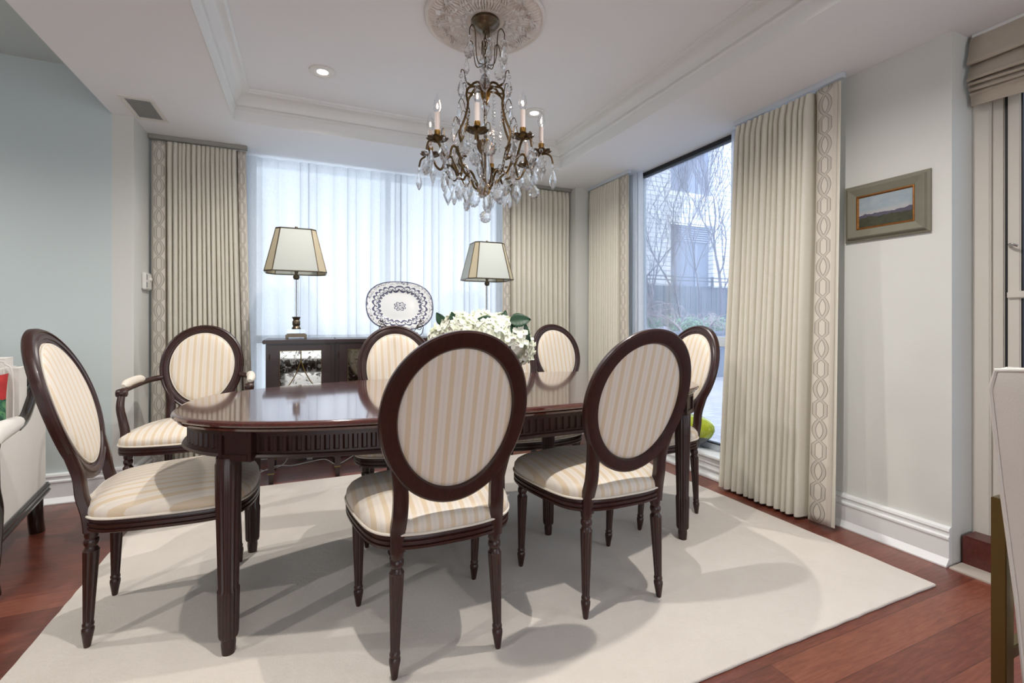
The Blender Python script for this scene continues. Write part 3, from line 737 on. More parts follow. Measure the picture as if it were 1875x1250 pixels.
HL = ['white hydrangea head low at the near left side of the bouquet', 'white hydrangea head at the near side, just above the nearest chair', 'white hydrangea head at the near right, below a green leaf', 'lowest white hydrangea head, drooping at the right over the table', 'white hydrangea head at the far right side of the bouquet',
      'white hydrangea head at the back of the bouquet, on the window side right', 'white hydrangea head at the back left of the bouquet', 'topmost white hydrangea head in the middle of the bouquet', 'white hydrangea head farthest left in the bouquet', 'white hydrangea head right of the topmost one']
for i, (dx, dy, z, rr) in enumerate(HY):
    loc = (FC.x + dx, FC.y + dy, z - .008)
    tilt = (-dy * 4.5, dx * 4.5, rr * 5)
    if i == 0: hyd.location = loc; hyd.rotation_euler = tilt; hyd['label'] = HL[0]
    else: copy_thing(hyd, loc, tilt, HL[i], scale=[1, .95, 1.05, .9][i % 4])
lf = leaf_mesh(.10, .036).build('hydrangea_leaf', LEAFM, smooth=60, solid=.0008)
# base point (across, depth, height about the bouquet centre), tip direction in that frame, size
LV = [(-.165, -.10, 1.035, (-.3, -.2, .55), .62), (-.11, -.14, 1.02, (-.25, -.1, 1), .72), (.05, -.13, 1.045, (-.9, -.4, .25), .72), (.13, -.14, 1.045, (.75, -.1, -.75), 1.15), (.12, -.15, 1.05, (1, .1, .12), .95), (.135, -.15, .985, (-.3, -.2, -1), .62), (.10, .05, 1.055, (.3, .1, 1), .5)]
LLB = ['green leaf sticking out at the far left of the bouquet', 'upright green leaf at the near left of the bouquet', 'green leaf lying between the near middle hydrangeas', 'large green leaf hanging down at the right of the bouquet', 'large green leaf pointing right at the right edge of the bouquet', 'small green leaf low down at the near right of the bouquet', 'small green leaf tip above the back of the bouquet']
for i, (ac, dp, z, td, k) in enumerate(LV):
    o = lf if i == 0 else lf.copy()
    if i: COL.objects.link(o)
    fwd = Vector((FC.x, FC.y, 0)).normalized(); rgt = Vector((fwd.y, -fwd.x, 0)); toward = -fwd
    y_ = (rgt * td[0] + fwd * td[1] + Vector((0, 0, td[2]))).normalized()
    z_ = (toward + Vector((0, 0, .35))); z_ = (z_ - y_ * z_.dot(y_)).normalized(); x_ = y_.cross(z_)
    p_ = Vector((FC.x, FC.y, z)) + rgt * ac + fwd * dp
    o.matrix_world = Matrix(((x_.x * k, y_.x * k, z_.x * k, p_.x), (x_.y * k, y_.y * k, z_.y * k, p_.y), (x_.z * k, y_.z * k, z_.z * k, p_.z), (0, 0, 0, 1)))
    tag(o, LLB[i], 'leaf', 'leaves in the table bouquet')

# ------------------------------------------------------------------ curtains
def curtain(name, label, catg, p0, p1, z0, z1, n, amp, mat, parts=(), bot=None, flare=1.0, seed=1, b0=0, b1=0, rows=26, group=None, side=1, solid=0.0, ns=12):
    """pleated cloth hung from p0 to p1; b0/b1: width of the flat embroidered border at either end"""
    rnd = random.Random(seed)
    P0, P1 = Vector((*p0, 0)), Vector((*p1, 0)); d = (P1 - P0); L = d.length; d.normalize(); nr = Vector((-d.y, d.x, 0)) * side
    bt0, bt1 = (Vector((*bot[0], 0)), Vector((*bot[1], 0))) if bot else (P0, P1)
    f0, f1 = b0 / L, 1 - b1 / L
    wid = [rnd.uniform(.75, 1.3) if mat is SILK else rnd.uniform(.3, 1.9) for _ in range(n)]; tot = sum(wid); edges = [0]
    for q in wid: edges.append(edges[-1] + q / tot)
    jit = [[rnd.uniform(-1, 1) for _ in range(4)] for _ in range(n + 1)]
    samples = []
    if b0:
        for i in range(5): samples.append((f0 * i / 5, 'f', 0, 0))
    for k in range(n):
        for i in range(ns):
            t = i / ns; samples.append((f0 + (f1 - f0) * (edges[k] + (edges[k + 1] - edges[k]) * t), 'p', k, t))
    samples.append((f1, 'p', n - 1, 1))
    if b1:
        for i in range(1, 6): samples.append((f1 + (1 - f1) * i / 5, 'f', 0, 0))
    def pt(si, v, off=0):
        s_, kd, k, t = samples[si]
        a = P0.lerp(P1, s_); b_ = bt0.lerp(bt1, s_); p = a.lerp(b_, (1 - v) ** 1.3)
        z = z0 + (z1 - z0) * v
        am = amp * (.75 + .25 * (1 - v)) * (1 - .5 * max(0, (v - .97) / .03))
        if kd == 'p':
            j = jit[k]; w_ = sin(pi * t) ** .6
            prof = 2 * abs(cos(pi * t)) ** (2.6 if mat is SILK else 1.6) - 1
            lat = -.15 * (L / n) * sin(2 * pi * t) * 1.1
            am *= 1 + (.25 if mat is SILK else .5) * j[0] * sin(v * 3 + j[1] * 3); p = p + nr * am * prof + d * (lat + .12 * (L / n) * sin(v * 4 + j[2] * 4) * w_ * (1 - v))
        else:
            p = p + nr * (-amp * .1 + .006 * sin(v * 5 + s_ * 20) * (1 - v))
        return Vector((p.x, p.y, z)) + nr * off
    m_ = MB(); NS = len(samples)
    m_.grid(lambda u, v: pt(round(u * (NS - 1)), v), NS - 1, rows)
    t = thing(name, label, catg, (0, 0, 0), 0, group)
    m_.build('pleated_panel' if mat is not SHEER else 'sheer_panel', mat, t, smooth=70, solid=solid)
    for bw, rng in ((b0, range(0, 6)), (b1, range(NS - 6, NS))):
        if not bw: continue
        mm = MB(); idx = list(rng); Ht = z1 - z0
        w0 = .1 if bw > .12 else .05
        def PP(u, v): 
            q = (w0 + (1 - 2 * w0) * u) * 5; k = min(int(q), 4); f = q - k
            return pt(idx[k], v, -.004 * 1).lerp(pt(idx[k + 1], v, -.004), f)
        sc_ = 1.0
        mm.grid(PP, 5, 60, lambda u, v: ((u - .5) * 2 * (1.5 if bw > .12 else 1.2), v * Ht))
        mm.build('embroidered_border', TRIMB, t, smooth=70, solid=.0015)
    return t
curtain('curtain', 'cream pleated curtain with embroidered borders on both edges, behind the armchair', 'curtain', (-.955, 3.86), (-.40, 3.86), .02, 2.268, 15, .036, SILK, b0=.085, b1=.06, bot=((-.955, 3.84), (-.345, 3.84)), seed=2, side=1)
curtain('curtain', 'cream pleated curtain right of the sheers, beside the corner column', 'curtain', (1.60, 3.88), (2.285, 3.88), .02, 2.268, 13, .038, SILK, b0=.09, seed=5, side=1)
curtain('curtain', 'cream pleated curtain between the corner column and the side window', 'curtain', (2.44, 3.74), (2.44, 3.17), .02, 2.268, 15, .03, SILK, b1=.14, seed=8, side=1)
curtain('curtain', 'widest cream pleated curtain with embroidered edge, left of the framed painting', 'curtain', (2.465, 2.13), (2.465, 1.50), .018, 2.262, 13, .055, SILK, b1=.15, bot=((2.42, 2.19), (2.41, 1.50)), seed=11, side=1)
curtain('sheer_curtain', 'white translucent sheer across the wide back window behind the lamps', 'sheer curtain', (-.46, 4.0), (1.70, 4.0), .03, 2.285, 24, .026, SHEER, seed=14, rows=12, ns=8)
curtain('sheer_curtain', 'narrow gathered white sheer at the corner end of the side window', 'sheer curtain', (2.52, 3.30), (2.52, 3.10), .16, 2.285, 5, .014, SHEER, seed=15, rows=10, ns=8)
curtain('sheer_curtain', 'narrow gathered white sheer at the edge of the widest curtain', 'sheer curtain', (2.53, 2.23), (2.53, 1.95), .16, 2.285, 7, .014, SHEER, bot=((2.5, 2.25), (2.5, 1.95)), seed=16, rows=10, ns=8)
def track(lb, x0, x1, y0, y1, mt=GREYFRAME, z0=2.272):
    o = MB().box(x0, x1, y0, y1, z0, 2.2995).build('curtain_track', mt, smooth=0, bevel=.002); tag(o, lb, 'curtain track'); return o
TRK = plain('grey_track', srgb(150, 148, 140), .5)
track('grey ceiling track above the curtain behind the armchair', -.965, -.39, 3.825, 3.855, TRK)
track('grey ceiling track above the curtain right of the sheers', 1.60, 2.29, 3.845, 3.875, TRK)
track('white ceiling track above the curtain beside the corner column', 2.425, 2.455, 3.16, 3.77)
track('white ceiling track above the widest curtain', 2.452, 2.482, 1.49, 2.14)

# ------------------------------------------------------------------ roman blind
bl = thing('roman_blind', 'beige linen roman blind gathered up at the top of the glazed door', 'blind', (0, 0, 0))
m_ = MB(); ys, ye = 1.075, -.2
prof_ = [(2.68, 2.298), (2.645, 2.27), (2.625, 2.20), (2.612, 2.165), (2.622, 2.155), (2.655, 2.17), (2.64, 2.15), (2.618, 2.10), (2.612, 2.092), (2.622, 2.086), (2.655, 2.1), (2.64, 2.085), (2.625, 2.075), (2.632, 2.068), (2.65, 2.078), (2.636, 2.06), (2.628, 2.053), (2.636, 2.046), (2.652, 2.056), (2.64, 2.04), (2.634, 2.032), (2.645, 2.026), (2.65, 2.0), (2.652, 1.985)]
cp_ = cat([(a, 0, z) for a, z in prof_], 3)
m_.grid(lambda u, v: Vector((cp_[round(v * (len(cp_) - 1))].x + .004 * sin(u * 20 + v * 9), ys + (ye - ys) * u, cp_[round(v * (len(cp_) - 1))].z - .03 * sin(u * pi) * v)), 24, len(cp_) - 1)
m_.build('linen_folds', BLINDM, bl, smooth=50, solid=.002)
MB().box(2.66, 2.695, ye, ys, 2.27, 2.298).build('head_rail', TRIMP, bl, smooth=0)

# ------------------------------------------------------------------ ceiling fittings
# medallion with radial reeds and acanthus leaves in relief
MEC = (.777, 2.095)
m_ = MB()
def med(u, v):
    r = .045 + .24 * v; a = u * 2 * pi; x = v
    hgt = .004
    if x > .93: hgt += .012 * sin(pi * (x - .93) / .07) ** .6 if x < 1 else 0
    elif x > .70: hgt += .004 + .012 * (.5 + .5 * cos(84 * a)) * sin(pi * min(1, (x - .70) / .21)) ** .4
    if .2 < x < .82:
        for kk, (nn, ph, rr) in enumerate(((8, 0, .46), (8, pi / 8, .36))):
            b_ = ((a + ph) * nn / (2 * pi)) % 1 - .5
            wl = .42 * sin(pi * min(1, max(0, (x - .05) / (rr + .32)))) ** .7
            if abs(b_) < wl:
                hgt += .009 * (1 - (b_ / wl) ** 2) + .008 * cos(7 * pi * b_ / wl + 9 * x * (1 if b_ > 0 else -1))
    rs_ = r * (1 + (.006 * cos(8 * a) if x > .9 else 0))
    return Vector((MEC[0] + rs_ * cos(a), MEC[1] + rs_ * sin(a), TZ - .0005 - hgt))
m_.grid(lambda u, v: med(u, v), 576, 64)
o = m_.build('ceiling_medallion', PLAST, smooth=60); weld(o); tag(o, 'round white plaster ceiling medallion with leaf relief above the chandelier', 'ceiling medallion')
def pot(i, x, y, lb, z=TZ):
    t = thing('recessed_downlight', lb, 'ceiling light', (x, y, z), 0, 'recessed downlights in the ceiling')
    MB().lathe([(.040, -.004), (.044, -.009), (.06, -.011), (.072, -.006), (.073, -.0005), (.05, -.0005)], seg=48, cap=False).build('trim_ring', WHITEP, t)
    MB().lathe([(.0, -.0045), (.030, -.0045), (.030, -.003), (.0, -.003)], seg=32, cap=False).build('lens', POTE, t)
    MB().lathe([(.030, -.0035), (.040, -.0042), (.042, -.008), (.036, -.006), (.031, -.0045)], seg=40, cap=False).build('baffle', PLAST, t)
    l = bpy.data.lights.new('downlight_beam', 'SPOT'); l.energy = POT_W; l.spot_size = R(150); l.spot_blend = .9; l.color = (1, .95, .90); l.shadow_soft_size = .02
    q = bpy.data.objects.new('downlight_beam', l); COL.objects.link(q); q.parent = t; q.location = (0, 0, -.03)
PL_ = ['recessed white downlight left of the ceiling medallion, over the sideboard', 'recessed white downlight seen just behind the chandelier', 'recessed white downlight above the near left of the table', 'recessed white downlight above the near right of the table']
for i, (x, y) in enumerate(POTS): pot(i, x, y, PL_[i])
for x, y, lb in ((-2.2, 2.3, 'added unseen downlight over the settee'), (-2.2, .6, 'added unseen downlight in the living room ceiling beyond the settee')): pot(9, x, y, lb, LZ)  # unseen fill lamps, added to lighten the blue-grey living room wall
v_ = thing('ceiling_vent', 'small white ceiling vent with grey louvres near the left curtain', 'vent', (-.875, 3.40, CZ))
fr = MB(); 
for q in ((-.085, .085, -.17, -.135), (-.085, .085, .135, .17), (-.085, -.06, -.135, .135), (.06, .085, -.135, .135)): fr.box(q[0], q[1], q[2], q[3], -.007, 0)
fr.build('vent_frame', WHITEP, v_, smooth=0, bevel=.002)
lo_ = MB()
for k in range(12): lo_.box(-.06 + k * .0102, -.06 + k * .0102 + .006, -.135, .135, -.005, -.001)
lo_.build('louvres', GREYP, v_, smooth=0); MB().box(-.06, .06, -.135, .135, -.0012, -.0004).build('dark_backing', BLACKF, v_, smooth=0)

# ------------------------------------------------------------------ chandelier
CX, CY = .777, 2.095
ch = thing('chandelier', 'antique brass chandelier with candle bulbs and hanging cut crystals over the table', 'chandelier', (CX, CY, 0))
MB().lathe([(.067, TZ - .006), (.068, TZ - .018), (.062, TZ - .022), (.058, TZ - .03), (.042, TZ - .042), (.028, TZ - .05), (.014, TZ - .056), (.012, TZ - .066), (.006, TZ - .07)], seg=48).build('canopy', BRONZE, ch)
cn = MB()
for k in range(7):
    z = TZ - .078 - k * .018
    ring = [Vector((.006 * cos(a) if k % 2 else 0, 0 if k % 2 else .006 * cos(a), z + .012 * sin(a))) for a in [2 * pi * q / 12 for q in range(12)]]
    cn.tube(ring, .002, 6, closed=True)
cn.tube([(0, 0, 2.29), (0, 0, 1.67)], .004, 8); cn.build('chain_and_rod', BRASS, ch)
MB().lathe([(.006, 2.27), (.03, 2.285), (.036, 2.275), (.03, 2.262), (.016, 2.252), (.014, 2.24), (.02, 2.23), (.022, 2.20), (.018, 2.175), (.024, 2.165), (.012, 2.16)], seg=16).build('crystal_column', CRYST, ch, smooth=0)
MB().lathe([(.012, 2.165), (.02, 2.16), (.018, 2.15), (.024, 2.14), (.026, 2.125), (.018, 2.105), (.01, 2.09), (.012, 2.08), (.004, 2.07)], seg=20, flutes=5, depth=.004, fr=(2.1, 2.15)).build('gilt_ball', GOLD, ch)
MB().lathe([(.004, 1.645), (.014, 1.65), (.024, 1.662), (.026, 1.68), (.02, 1.695), (.012, 1.70)][::-1][::-1], seg=20).build('gilt_ball', GOLD, ch)
MB().lathe([(.01, 1.70), (.02, 1.72), (.026, 1.76), (.022, 1.80), (.016, 1.84), (.022, 1.85), (.014, 1.86)], seg=12).build('crystal_column', CRYST, ch, smooth=0)
MB().lathe([(.012, 1.86), (.02, 1.865), (.016, 1.89), (.019, 1.91), (.012, 1.915)], seg=18).build('gilt_cup', GOLD, ch)
# upper crown wires
uw = MB()
HOOKS = []
for k in range(6):
    a = 2 * pi * k / 6 + .35; u_ = Vector((cos(a), sin(a), 0)); hh = .03 if k % 2 else 0
    P_ = lambda r, z: tuple(u_ * r + Vector((0, 0, z)))
    uw.tube(cat([P_(.008, 2.27), P_(.04, 2.262), P_(.055, 2.30), P_(.062, 2.37 + hh), P_(.078, 2.395 + hh), P_(.094, 2.37 + hh), P_(.095, 2.34 + hh)], 6), .0024, 6); HOOKS.append((a, .095, 2.34 + hh))
uw.build('crown_wires', BRASS, ch)
# pear-shaped cage ribs
for k in range(6):
    a = 2 * pi * k / 6 + .15; u_ = Vector((cos(a), sin(a), 0)); P_ = lambda r, z: tuple(u_ * r + Vector((0, 0, z)))
    rb = MB()
    rb.tube(cat([P_(.012, 2.155), P_(.035, 2.175), P_(.06, 2.165), P_(.075, 2.15), P_(.095, 2.155)], 5), .0055, 7)
    rb.tube(cat([P_(.012, 2.14), P_(.05, 2.15), P_(.088, 2.135), P_(.10, 2.10), P_(.092, 2.06), P_(.108, 1.99), P_(.135, 1.92), P_(.125, 1.87), P_(.108, 1.85)], 6), .0055, 7)
    rb.tube(cat([P_(.095, 2.155), P_(.105, 2.17), P_(.112, 2.205), P_(.124, 2.21), P_(.128, 2.195)], 5), .0024, 6); HOOKS.append((a, .128, 2.19))
    rb.tube(cat([P_(.108, 1.85), P_(.13, 1.855), P_(.15, 1.84), P_(.14, 1.81), P_(.11, 1.80)], 5), .005, 7)
    for (r0, z0) in ((.104, 2.03), (.13, 1.94), (.12, 1.87)):
        rb.tube(cat([P_(r0, z0), P_(r0 + .01, z0 + .035), P_(r0 + .025, z0 + .045), P_(r0 + .036, z0 + .02)], 5), .0019, 5); HOOKS.append((a, r0 + .036, z0 + .02))
    rb.build('cage_rib', BRASS, ch)
# eight arms with cups, candles and bulbs
ARMS = []
for k in range(8):
    a = -pi / 2 - R(23.6) + 2 * pi * k / 8 + R(-4); u_ = Vector((cos(a), sin(a), 0)); P_ = lambda r, z, o=0: tuple(u_ * r + Vector((-u_.y, u_.x, 0)) * o + Vector((0, 0, z)))
    R0 = .265; zc = 1.845; ARMS.append(a)
    am = MB()
    am.tube(cat([P_(.018, 1.675), P_(.05, 1.685), P_(.068, 1.725), P_(.09, 1.745), P_(.105, 1.725), P_(.125, 1.74), P_(.14, 1.785), P_(.16, 1.83), P_(.185, 1.835), P_(.2, 1.795), P_(.215, 1.775), P_(.235, 1.79), P_(.25, 1.82), P_(R0, zc - .006)], 6), [.0058] * 79, 8)
    am.tube(cat([P_(.125, 1.74), P_(.15, 1.72), P_(.17, 1.735), P_(.19, 1.765)], 5), .0042, 7)
    am.tube(cat([P_(R0, zc - .012), P_(.285, 1.838), P_(.31, 1.825), P_(.32, 1.79)], 6), .0044, 7)
    ao = am.build('arm', BRASS, ch)
    HOOKS += [(a, .32, 1.788), (a, .2, 1.77), (a, .15, 1.715), (a, .09, 1.72)]
    for s_ in (-1, 1):
        am2 = MB().tube(cat([P_(R0, zc - .004, s_ * .02), P_(R0, zc + .01, s_ * .03), P_(R0, zc + .035, s_ * .04), P_(R0, zc + .03, s_ * .052), P_(R0, zc + .0, s_ * .054)], 5), .0018, 5)
        am2.build('pendant_hook', BRASS, ao); HOOKS.append((a, R0, zc, s_ * .054))
    M = Matrix.Translation(P_(R0, zc))
    cupm = MB(); rs = []
    for (r, z, sc_) in ((.008, -.008, 0), (.02, -.002, 0), (.032, .003, .1), (.042, .001, .16), (.043, .003, .16), (.03, .008, .1), (.012, .006, 0)):
        rs.append([M @ Vector((r * (1 + sc_ * abs(sin(4 * t_))) * cos(t_), r * (1 + sc_ * abs(sin(4 * t_))) * sin(t_), z + (.004 * abs(sin(4 * t_)) if r > .03 else 0))) for t_ in [2 * pi * q / 32 for q in range(32)]])
    cupm.rings(rs).build('drip_cup', BRASS, ao, smooth=50)
    MB().lathe([(.007, .005), (.012, .01), (.011, .018), (.0135, .026), (.0135, .040), (.011, .041)], seg=18, M=M).build('candle_socket', GOLD, ao)
    MB().lathe([(.0105, .038), (.0105, .118)], seg=18, M=M).build('candle_sleeve', CANDLE, ao)
    bu = MB().lathe([(.006, .118), (.012, .124), (.0175, .138), (.0175, .15), (.012, .175), (.004, .197), (.001, .206)], seg=16, M=M).build('flame_bulb', BULBG, ao)
    MB().lathe([(.0, .134), (.0035, .137), (.005, .146), (.003, .156), (0, .16)], seg=8, M=M, cap=False).build('filament', FILA, bu)
# crystals: shared meshes
def plaque():
    m_ = MB(); ol = []
    n_ = 22
    for i in range(n_):
        a = 2 * pi * i / n_; s_ = sin(a)
        rw = .021 * (1 + .12 * (i % 2)) * (1 if s_ < .2 else max(.15, 1 - (s_ - .2) * 1.0)); ol.append((rw * cos(a), .0, .030 * s_ * (1 + .1 * (i % 2)) - .032))
    for s_ in (1, -1):
        ring2 = [(x * .62, s_ * .0055, (z + .032) * .62 - .034) for x, y, z in ol]; n0 = len(m_.v)
        m_.add([(x, s_ * .001, z) for x, y, z in ol] + ring2 + [(0, s_ * .007, -.036)], [(i, (i + 1) % n_, n_ + (i + 1) % n_, n_ + i) for i in range(n_)] + [(n_ + i, n_ + (i + 1) % n_, 2 * n_) for i in range(n_)])
    m_.add([(x, .001, z) for x, y, z in ol] + [(x, -.001, z) for x, y, z in ol], [(i, (i + 1) % n_, n_ + (i + 1) % n_, n_ + i) for i in range(n_)])
    m_.lathe([(0, .004), (.006, .008), (.0075, .013), (.006, .018), (0, .022)], seg=8, cap=False)
    return m_
def drop():
    return MB().lathe([(.0, -.066), (.005, -.060), (.011, -.045), (.0125, -.036), (.008, -.018), (.003, -.004), (0, 0)], seg=6, cap=False).lathe([(0, .002), (.006, .007), (.0072, .011), (.006, .016), (0, .02)], seg=8, cap=False)
def kite():
    m_ = MB(); ol = [(0, 0), (.010, -.012), (.019, -.034), (.012, -.052), (0, -.078), (-.012, -.052), (-.019, -.034), (-.010, -.012)]; n_ = 8
    for s_ in (1, -1):
        m_.add([(x, 0, z) for x, z in ol] + [(x * .5, s_ * .007, (z + .036) * .5 - .036) for x, z in ol], [(i, (i + 1) % n_, n_ + (i + 1) % n_, n_ + i) for i in range(n_)] + [tuple(range(n_, 2 * n_))])
    m_.lathe([(0, .002), (.005, .006), (.0065, .010), (.005, .014), (0, .018)], seg=8, cap=False); return m_
PROT = [plaque().build('crystal_pendant', CRYST, ch, smooth=0), kite().build('crystal_pendant', CRYST, ch, smooth=0), drop().build('crystal_pendant', CRYST, ch, smooth=0)]
rnd = random.Random(4)
HOOKS = HOOKS[:96]
for i, hk in enumerate(HOOKS):
    a, r, z = hk[:3]; off = hk[3] if len(hk) > 3 else 0
    k = rnd.choice((0, 0, 1, 1, 2)) if z < 1.9 else rnd.choice((0, 2, 1))
    if 1.9 < z < 2.1: k = 2
    p = PROT[k]
    o = p if p.get('used') is None else p.copy()
    if o is not p: COL.objects.link(o); o.parent = ch
    p['used'] = 1
    o.location = (r * cos(a) - off * sin(a), r * sin(a) + off * cos(a), z - .026); o.rotation_euler = (0, 0, rnd.uniform(-.9, .9) + R(-23)); s_ = rnd.uniform(1.15, 1.45) * (.75 if 1.9 < z < 2.1 else 1); o.scale = (s_,) * 3
for p in PROT:
    if 'used' in p: del p['used']
for o in ch.children:
    if 'used' in o: del o['used']
# bead strings
def beads(pts, r):
    bs = MB(); bs.tube(pts, .0007, 4)
    for c in pts: bs.lathe([(.0006, -r * 1.15), (r, 0), (.0006, r * 1.15)], c, 6, cap=False)
    bs.build('bead_string', CRYST, ch, smooth=0)
for k in range(6):
    a = 2 * pi * k / 6 + .35; a2 = 2 * pi * k / 6 + .15; o_ = Vector((cos(a), sin(a), 0))
    p0 = Vector((.09 * cos(a), .09 * sin(a), 2.33)); p1 = Vector((.1 * cos(a2), .1 * sin(a2), 2.15))
    beads([p0.lerp(p1, q / 9) + o_ * .015 * sin(pi * q / 9) for q in range(10)], .0062)
    beads([Vector((.085 * cos(a2 + .5) * (1 - .2 * q / 15), .085 * sin(a2 + .5) * (1 - .2 * q / 15), 2.12 - .26 * q / 15)) for q in range(16)], .0068)
    beads([Vector(((.20 - .12 * q / 12) * cos(a2 + .5), (.20 - .12 * q / 12) * sin(a2 + .5), 1.79 - .1 * sin(pi * .5 * q / 12))) for q in range(13)], .006)
m_ = MB(); n_ = 12; rs = []
for i in range(9):
    th = pi * i / 8; rs.append([(.029 * sin(th) * cos(2 * pi * (j + .5 * (i % 2)) / n_) + 1e-5 * cos(j), .029 * sin(th) * sin(2 * pi * (j + .5 * (i % 2)) / n_), 1.545 - .029 * cos(th)) for j in range(n_)])
m_.rings(rs, False, False).build('crystal_ball', CRYST, ch, smooth=0)
MB().lathe([(.002, 1.572), (.008, 1.58), (.016, 1.60), (.012, 1.625), (.006, 1.645)], seg=10).build('crystal_stem', CRYST, ch, smooth=0)
for k in range(4):
    l = bpy.data.lights.new('candle_glow', 'POINT'); l.energy = .2; l.color = (1, .76, .58); l.shadow_soft_size = .02
    o = bpy.data.objects.new('candle_glow', l); COL.objects.link(o); o.parent = ch; a = ARMS[2 * k]; o.location = (.265 * cos(a), .265 * sin(a), 2.06)

# ------------------------------------------------------------------ painting
pt_ = thing('framed_painting', 'small landscape painting in a wide grey-green frame on the right wall', 'painting', (WR, 1.3425, 1.588), R(-90))
# local: x along the wall (picture right = -Y), y into the wall, z up
def ring_frame(m_, sects, W, Hh):
    rs = [[(-W / 2 + i, y, -Hh / 2 + i), (W / 2 - i, y, -Hh / 2 + i), (W / 2 - i, y, Hh / 2 - i), (-W / 2 + i, y, Hh / 2 - i)] for i, y in sects]
    return m_.rings(rs, False, False)
GRN = plain('grey_green_frame_paint', srgb(116, 114, 98), .55, var=.1, vscale=20)
ring_frame(MB(), [(0, -.001), (0, -.010), (.012, -.014), (.018, -.024), (.022, -.026), (.056, -.018), (.058, -.014)], .36, .28).build('frame', GRN, pt_, smooth=0)
ring_frame(MB(), [(.056, -.012), (.057, -.019), (.062, -.020), (.067, -.013), (.067, -.008)], .36, .28).build('gilt_slip', plain('worn_gilt', srgb(150, 100, 52), .4, .7, var=.4, vscale=60), pt_, smooth=0)
def paint_mat():
    m, nt, p = newmat('landscape_canvas'); g = G(nt); c = g.sep(g.coord()); x, z = c[0], c[2]; co = g.coord()
    hill = g.m('MULTIPLY_ADD', g.noise(g.mapping(co, (14, 0, 0)), 1, 3), .05, -.045)
    far = g.m('LESS_THAN', z, g.m('ADD', hill, .008)); near = g.m('LESS_THAN', z, g.m('MULTIPLY_ADD', g.noise(g.mapping(co, (22, 0, 0), loc=(3, 0, 0)), 1, 3), .035, -.045))
    sky = g.mix(g.noise(g.mapping(co, (18, 18, 34)), 1, 5, .7), srgb(112, 140, 158), srgb(176, 180, 178))
    sky = g.mix(g.m('MULTIPLY', g.m('LESS_THAN', z, -.0), .0), sky, sky)
    sky = g.mix(g.ramp(g.m('MULTIPLY_ADD', z, 10, .5), [(.2, (1, 1, 1, 1)), (.6, (0, 0, 0, 1))]), sky, srgb(184, 172, 164))
    cc = g.mix(far, sky, srgb(78, 76, 92)); gd = g.mix(g.noise(co, 60, 4), srgb(44, 34, 38), srgb(70, 78, 46))
    g.link(g.mix(near, cc, gd), p.inputs['Base Color']); setp(p, Roughness=.45); g.bump(g.noise(co, 150, 3), .4, .001, p); return m
MB().box(-.113, .113, -.012, -.009, -.073, .073).build('canvas', paint_mat(), pt_, smooth=0)

# ------------------------------------------------------------------ thermostat, heater, cable
th = thing('wall_thermostat', 'small white wall thermostat with two dark displays beside the left curtain', 'thermostat', (-.97, 3.765, 1.31), R(90))
MB().box(-.065, .065, -.024, 0, -.055, .055).build('housing', WHITEP, th, smooth=30, bevel=.006)
MB().box(-.055, -.03, -.0255, -.0235, .008, .042).build('display', GREYP, th, smooth=0); MB().box(-.055, -.03, -.0255, -.0235, -.04, -.008).build('display', GREYP, th, smooth=0)
MB().lathe([(.012, 0), (.012, .008), (.009, .01)], seg=20, M=Matrix.Translation((.03, -.024, .015)) @ Matrix.Rotation(R(90), 4, 'X')).build('dial', WHITEP, th)
he = thing('baseboard_heater', 'low white electric baseboard heater on the floor under the sheers', 'heater', (.62, 3.93, .02))
MB().rings([[(x, y, z) for x, y, z in [(xx, 0, 0), (xx, -.05, .0), (xx, -.05, .03), (xx, -.03, .05), (xx, -.05, .1), (xx, -.05, .15), (xx, -.02, .165), (xx, 0, .165)]] for xx in (-.68, .68)]).build('casing', WHITEP, he, smooth=0)
gl_ = MB(); [gl_.box(-.55, .62, -.049 + .004 * k, -.046 + .004 * k, .032 + .006 * k, .035 + .006 * k) for k in range(3)]; gl_.box(-.55, .62, -.03, -.02, .03, .055)
gl_.build('grille', GREYP, he, smooth=0)
MB().box(-.7, -.62, -.052, 0, 0, .168).build('end_cap', WHITEP, he, smooth=0, bevel=.004)
for fx in (-.6, .6): MB().box(fx - .02, fx + .02, -.045, -.005, -.02, 0).build('foot', WHITEP, he, smooth=0)
o = MB().tube(cat([(-.33, 3.62, .006), (-.2, 3.70, .03), (-.1, 3.74, .01), (0, 3.79, .006), (.12, 3.72, .035), (.2, 3.66, .006), (.3, 3.74, .02), (.4, 3.80, .06), (.55, 3.8, .05), (.62, 3.79, .006)], 8), .0035, 8).build('lamp_cord', WHITEP)
tag(o, 'white lamp cord looping along the floor beneath the sideboard', 'cord')
o = MB().tube(cat([(-.36, 3.60, .12), (-.3, 3.66, .03), (-.24, 3.72, .006), (-.14, 3.7, .05), (-.1, 3.76, .18), (-.09, 3.78, .3)], 8), .003, 8).build('lamp_cord', WHITEP)
tag(o, 'white cord rising to the left lamp behind the sideboard leg', 'cord')

